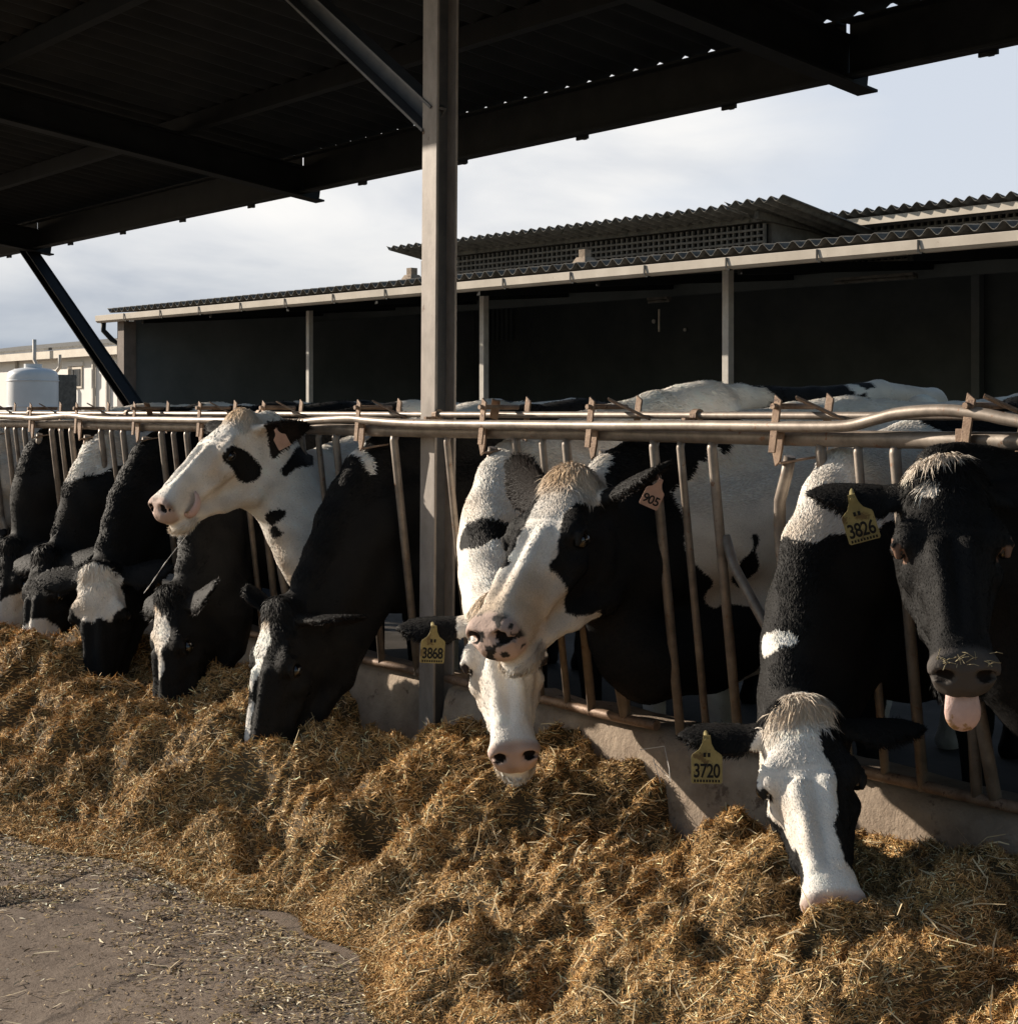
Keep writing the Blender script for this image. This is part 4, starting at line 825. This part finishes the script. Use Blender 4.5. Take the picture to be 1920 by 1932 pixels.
# loose bits on the concrete
def gh(x, y):   # small scattered tufts
    q = vnoise(x * 2.6, y * 3.4, 81) * vnoise(x * 9, y * 9, 82); near = np.exp(-(edge_y(x) - y) / .16); return .05 * np.clip(q - .42, 0, 1) * 2.2 + .0 * near
N1 = 1300000; x = -9 + 8.4 * rs.random(N1); y = .3 + 1.95 * rs.random(N1); t = (-(x) * math.sin(TH) + y * math.cos(TH)); e = edge_y(x) + .03 - y
pr = np.clip(np.exp(-np.maximum(e, 0) / .14) * .5 + np.exp(-np.maximum(e, 0) / .6) * .22 * (vnoise(x * 3, y * 3, 83) > .45) + np.clip(vnoise(x * 2.6, y * 3.4, 81) * vnoise(x * 9, y * 9, 82) - .36, 0, 1) * 3.2 + .018, 0, 1) * np.clip(3.5 / t, 0, 1) ** 1.5 * .55
k = (rs.random(N1) < pr) & (e > 0) & (t > 1.5); x, y, t = x[k], y[k], t[k]; n = len(x); 
z = gh(x, y) + .002; sz = np.clip(t / 4.4, .8, 1.6)
V1, F1, C1 = bits(x, y, z + .0015, np.tile([0, 0, 1.0], (n, 1)), (.006 + .022 * rs.random(n) ** 1.7) * sz, (.0010 + .0015 * rs.random(n)) * sz, np.abs(rs.normal(size=n)) * .18, pick(n, rs), rs)
m = 260; xx = -6 + 4.5 * rs.random(m); yy = edge_y(xx) - .9 * rs.random(m) ** 1.5
V2, F2, C2 = bits(xx, yy, 0 * xx + .004, np.tile([0, 0, 1.0], (m, 1)), .03 + .07 * rs.random(m) ** 2, .0013 + .0012 * rs.random(m), rs.random(m) * .10, np.array([.68, .58, .40]) * (.7 + .5 * rs.random((m, 1))), rs, .02)
lf = np_mesh('loose_feed', np.concatenate([V1, V2]), np.concatenate([F1, F2 + len(V1)]), M['straw'], None, np.clip(np.concatenate([C1, C2]), 0, 1), False)
tag(lf, 'loose bits of silage and straw strewn over the concrete alley', 'feed', kind='stuff')
# bent wire standing in the feed
mb = MB(); A = [at(1207, 1415, 3.02), at(1253, 1408, 3.02), at(1262, 1450, 2.97), at(1264, 1475, 2.95)]; mb.tube(A, .0011, 6); mb.tube([at(1232, 1432, 3.0), at(1246, 1478, 2.97)], .0009, 6); mb.tube([at(1234, 1440, 3.0), at(1262, 1468, 2.96)], .0009, 6)
tag(mb.build('bent_wire', M['wire']), 'thin pale bent wire sticking out of the feed by the curb', 'wire')

# ================================================================== LIGHT, SKY, CAMERA
EL = R_(20.5); SD = np.array([-.92, -.40]); SD = SD / np.linalg.norm(SD)
SV = Vector((SD[0] * math.cos(EL), SD[1] * math.cos(EL), math.sin(EL)))
sl = bpy.data.lights.new('sun', 'SUN'); sl.energy = 5.0; sl.angle = R_(.5); sl.color = (1, .89, .75)
so = bpy.data.objects.new('sun', sl); COL.objects.link(so); so.rotation_euler = SV.to_track_quat('Z', 'Y').to_euler(); so.location = (-10, -10, 12)
W = bpy.data.worlds.new('World'); SC.world = W; W.use_nodes = True; nt = W.node_tree; nt.nodes.clear()
out = nt.nodes.new('ShaderNodeOutputWorld'); bg = nt.nodes.new('ShaderNodeBackground'); nt.links.new(bg.outputs[0], out.inputs[0])
sky = nt.nodes.new('ShaderNodeTexSky'); sky.sky_type = 'NISHITA'; sky.sun_disc = False; sky.sun_elevation = EL; sky.sun_rotation = math.atan2(SD[0], SD[1]); sky.air_density = 1.1; sky.dust_density = 1.0
bg.inputs['Strength'].default_value = SKY_STR = .07
tc = nt.nodes.new('ShaderNodeTexCoord'); sep = nt.nodes.new('ShaderNodeSeparateXYZ'); nt.links.new(tc.outputs['Generated'], sep.inputs[0])
def math_(op, a, b=None, c=None):
    n = nt.nodes.new('ShaderNodeMath'); n.operation = op
    for i, q in enumerate((a, b, c)):
        if q is None: continue
        if isinstance(q, (int, float)): n.inputs[i].default_value = q
        else: nt.links.new(q, n.inputs[i])
    return n.outputs[0]
zz = math_('ADD', math_('MAXIMUM', sep.outputs[2], 0), .22)
cx = math_('DIVIDE', sep.outputs[0], zz); cy = math_('DIVIDE', sep.outputs[1], zz)
cmb = nt.nodes.new('ShaderNodeCombineXYZ'); nt.links.new(cx, cmb.inputs[0]); nt.links.new(cy, cmb.inputs[1])
n1 = noise(nt, 1.0, 6, .52, cmb.outputs[0]); n1.inputs['Distortion'].default_value = .5
n2 = noise(nt, 1.7, 6, .52, cmb.outputs[0]); n2.inputs['Distortion'].default_value = .4
# the cloud bank stands to the west, the east is clear
az = math_('ADD', math_('MULTIPLY', sep.outputs[0], -1.0), math_('MULTIPLY', sep.outputs[1], -.9))
bank = math_('MULTIPLY_ADD', az, 1.5, -.02)
cov = math_('ADD', n1.outputs[0], bank)
r1 = ramp(nt, cov, [(.36, (0, 0, 0)), (.62, (1, 1, 1))])
front = math_('ADD', math_('MULTIPLY', sep.outputs[0], float(VW[0])), math_('MULTIPLY', sep.outputs[1], float(VW[1])))
fr = ramp(nt, front, [(.15, (0, 0, 0)), (.75, (1, 1, 1))]); elm = ramp(nt, sep.outputs[2], [(.22, (1, 1, 1)), (.50, (0, 0, 0))])
side = math_('MULTIPLY', fr.outputs[0], elm.outputs[0])
cc = ramp(nt, n2.outputs[0], [(.30, (6.0, 6.3, 6.8)), (.50, (8.2, 8.2, 8.2)), (.66, (9.4, 9.2, 8.9))])
lowc = ramp(nt, sep.outputs[2], [(.03, (.50, .56, .64)), (.12, (1, 1, 1))])
mu = nt.nodes.new('ShaderNodeMixRGB'); mu.blend_type = 'MULTIPLY'; mu.inputs[0].default_value = 1; nt.links.new(cc.outputs[0], mu.inputs[1]); nt.links.new(lowc.outputs[0], mu.inputs[2])
hz = nt.nodes.new('ShaderNodeMixRGB'); nt.links.new(math_('MULTIPLY', side, .88), hz.inputs[0]); nt.links.new(sky.outputs[0], hz.inputs[1]); hz.inputs[2].default_value = (6.5, 6.95, 7.8, 1)
mx = nt.nodes.new('ShaderNodeMixRGB'); nt.links.new(math_('MULTIPLY', r1.outputs[0], side), mx.inputs[0]); nt.links.new(hz.outputs[0], mx.inputs[1]); nt.links.new(mu.outputs[0], mx.inputs[2])
nt.links.new(mx.outputs[0], bg.inputs['Color'])
cd = bpy.data.cameras.new('camera'); cam = bpy.data.objects.new('camera', cd); COL.objects.link(cam); SC.camera = cam
cam.location = tuple(CAM); cam.rotation_euler = (math.pi / 2, 0, TH)
cd.sensor_fit = 'HORIZONTAL'; cd.sensor_width = 36; cd.lens = 36 * F / 1920; cd.shift_y = -191 / 1920; cd.clip_end = 2000; cd.clip_start = .05
SC.view_settings.view_transform = 'Standard'; SC.view_settings.look = 'None'; SC.view_settings.exposure = .65; SC.view_settings.gamma = 1
SC.cycles.max_bounces = 6; SC.cycles.diffuse_bounces = 3
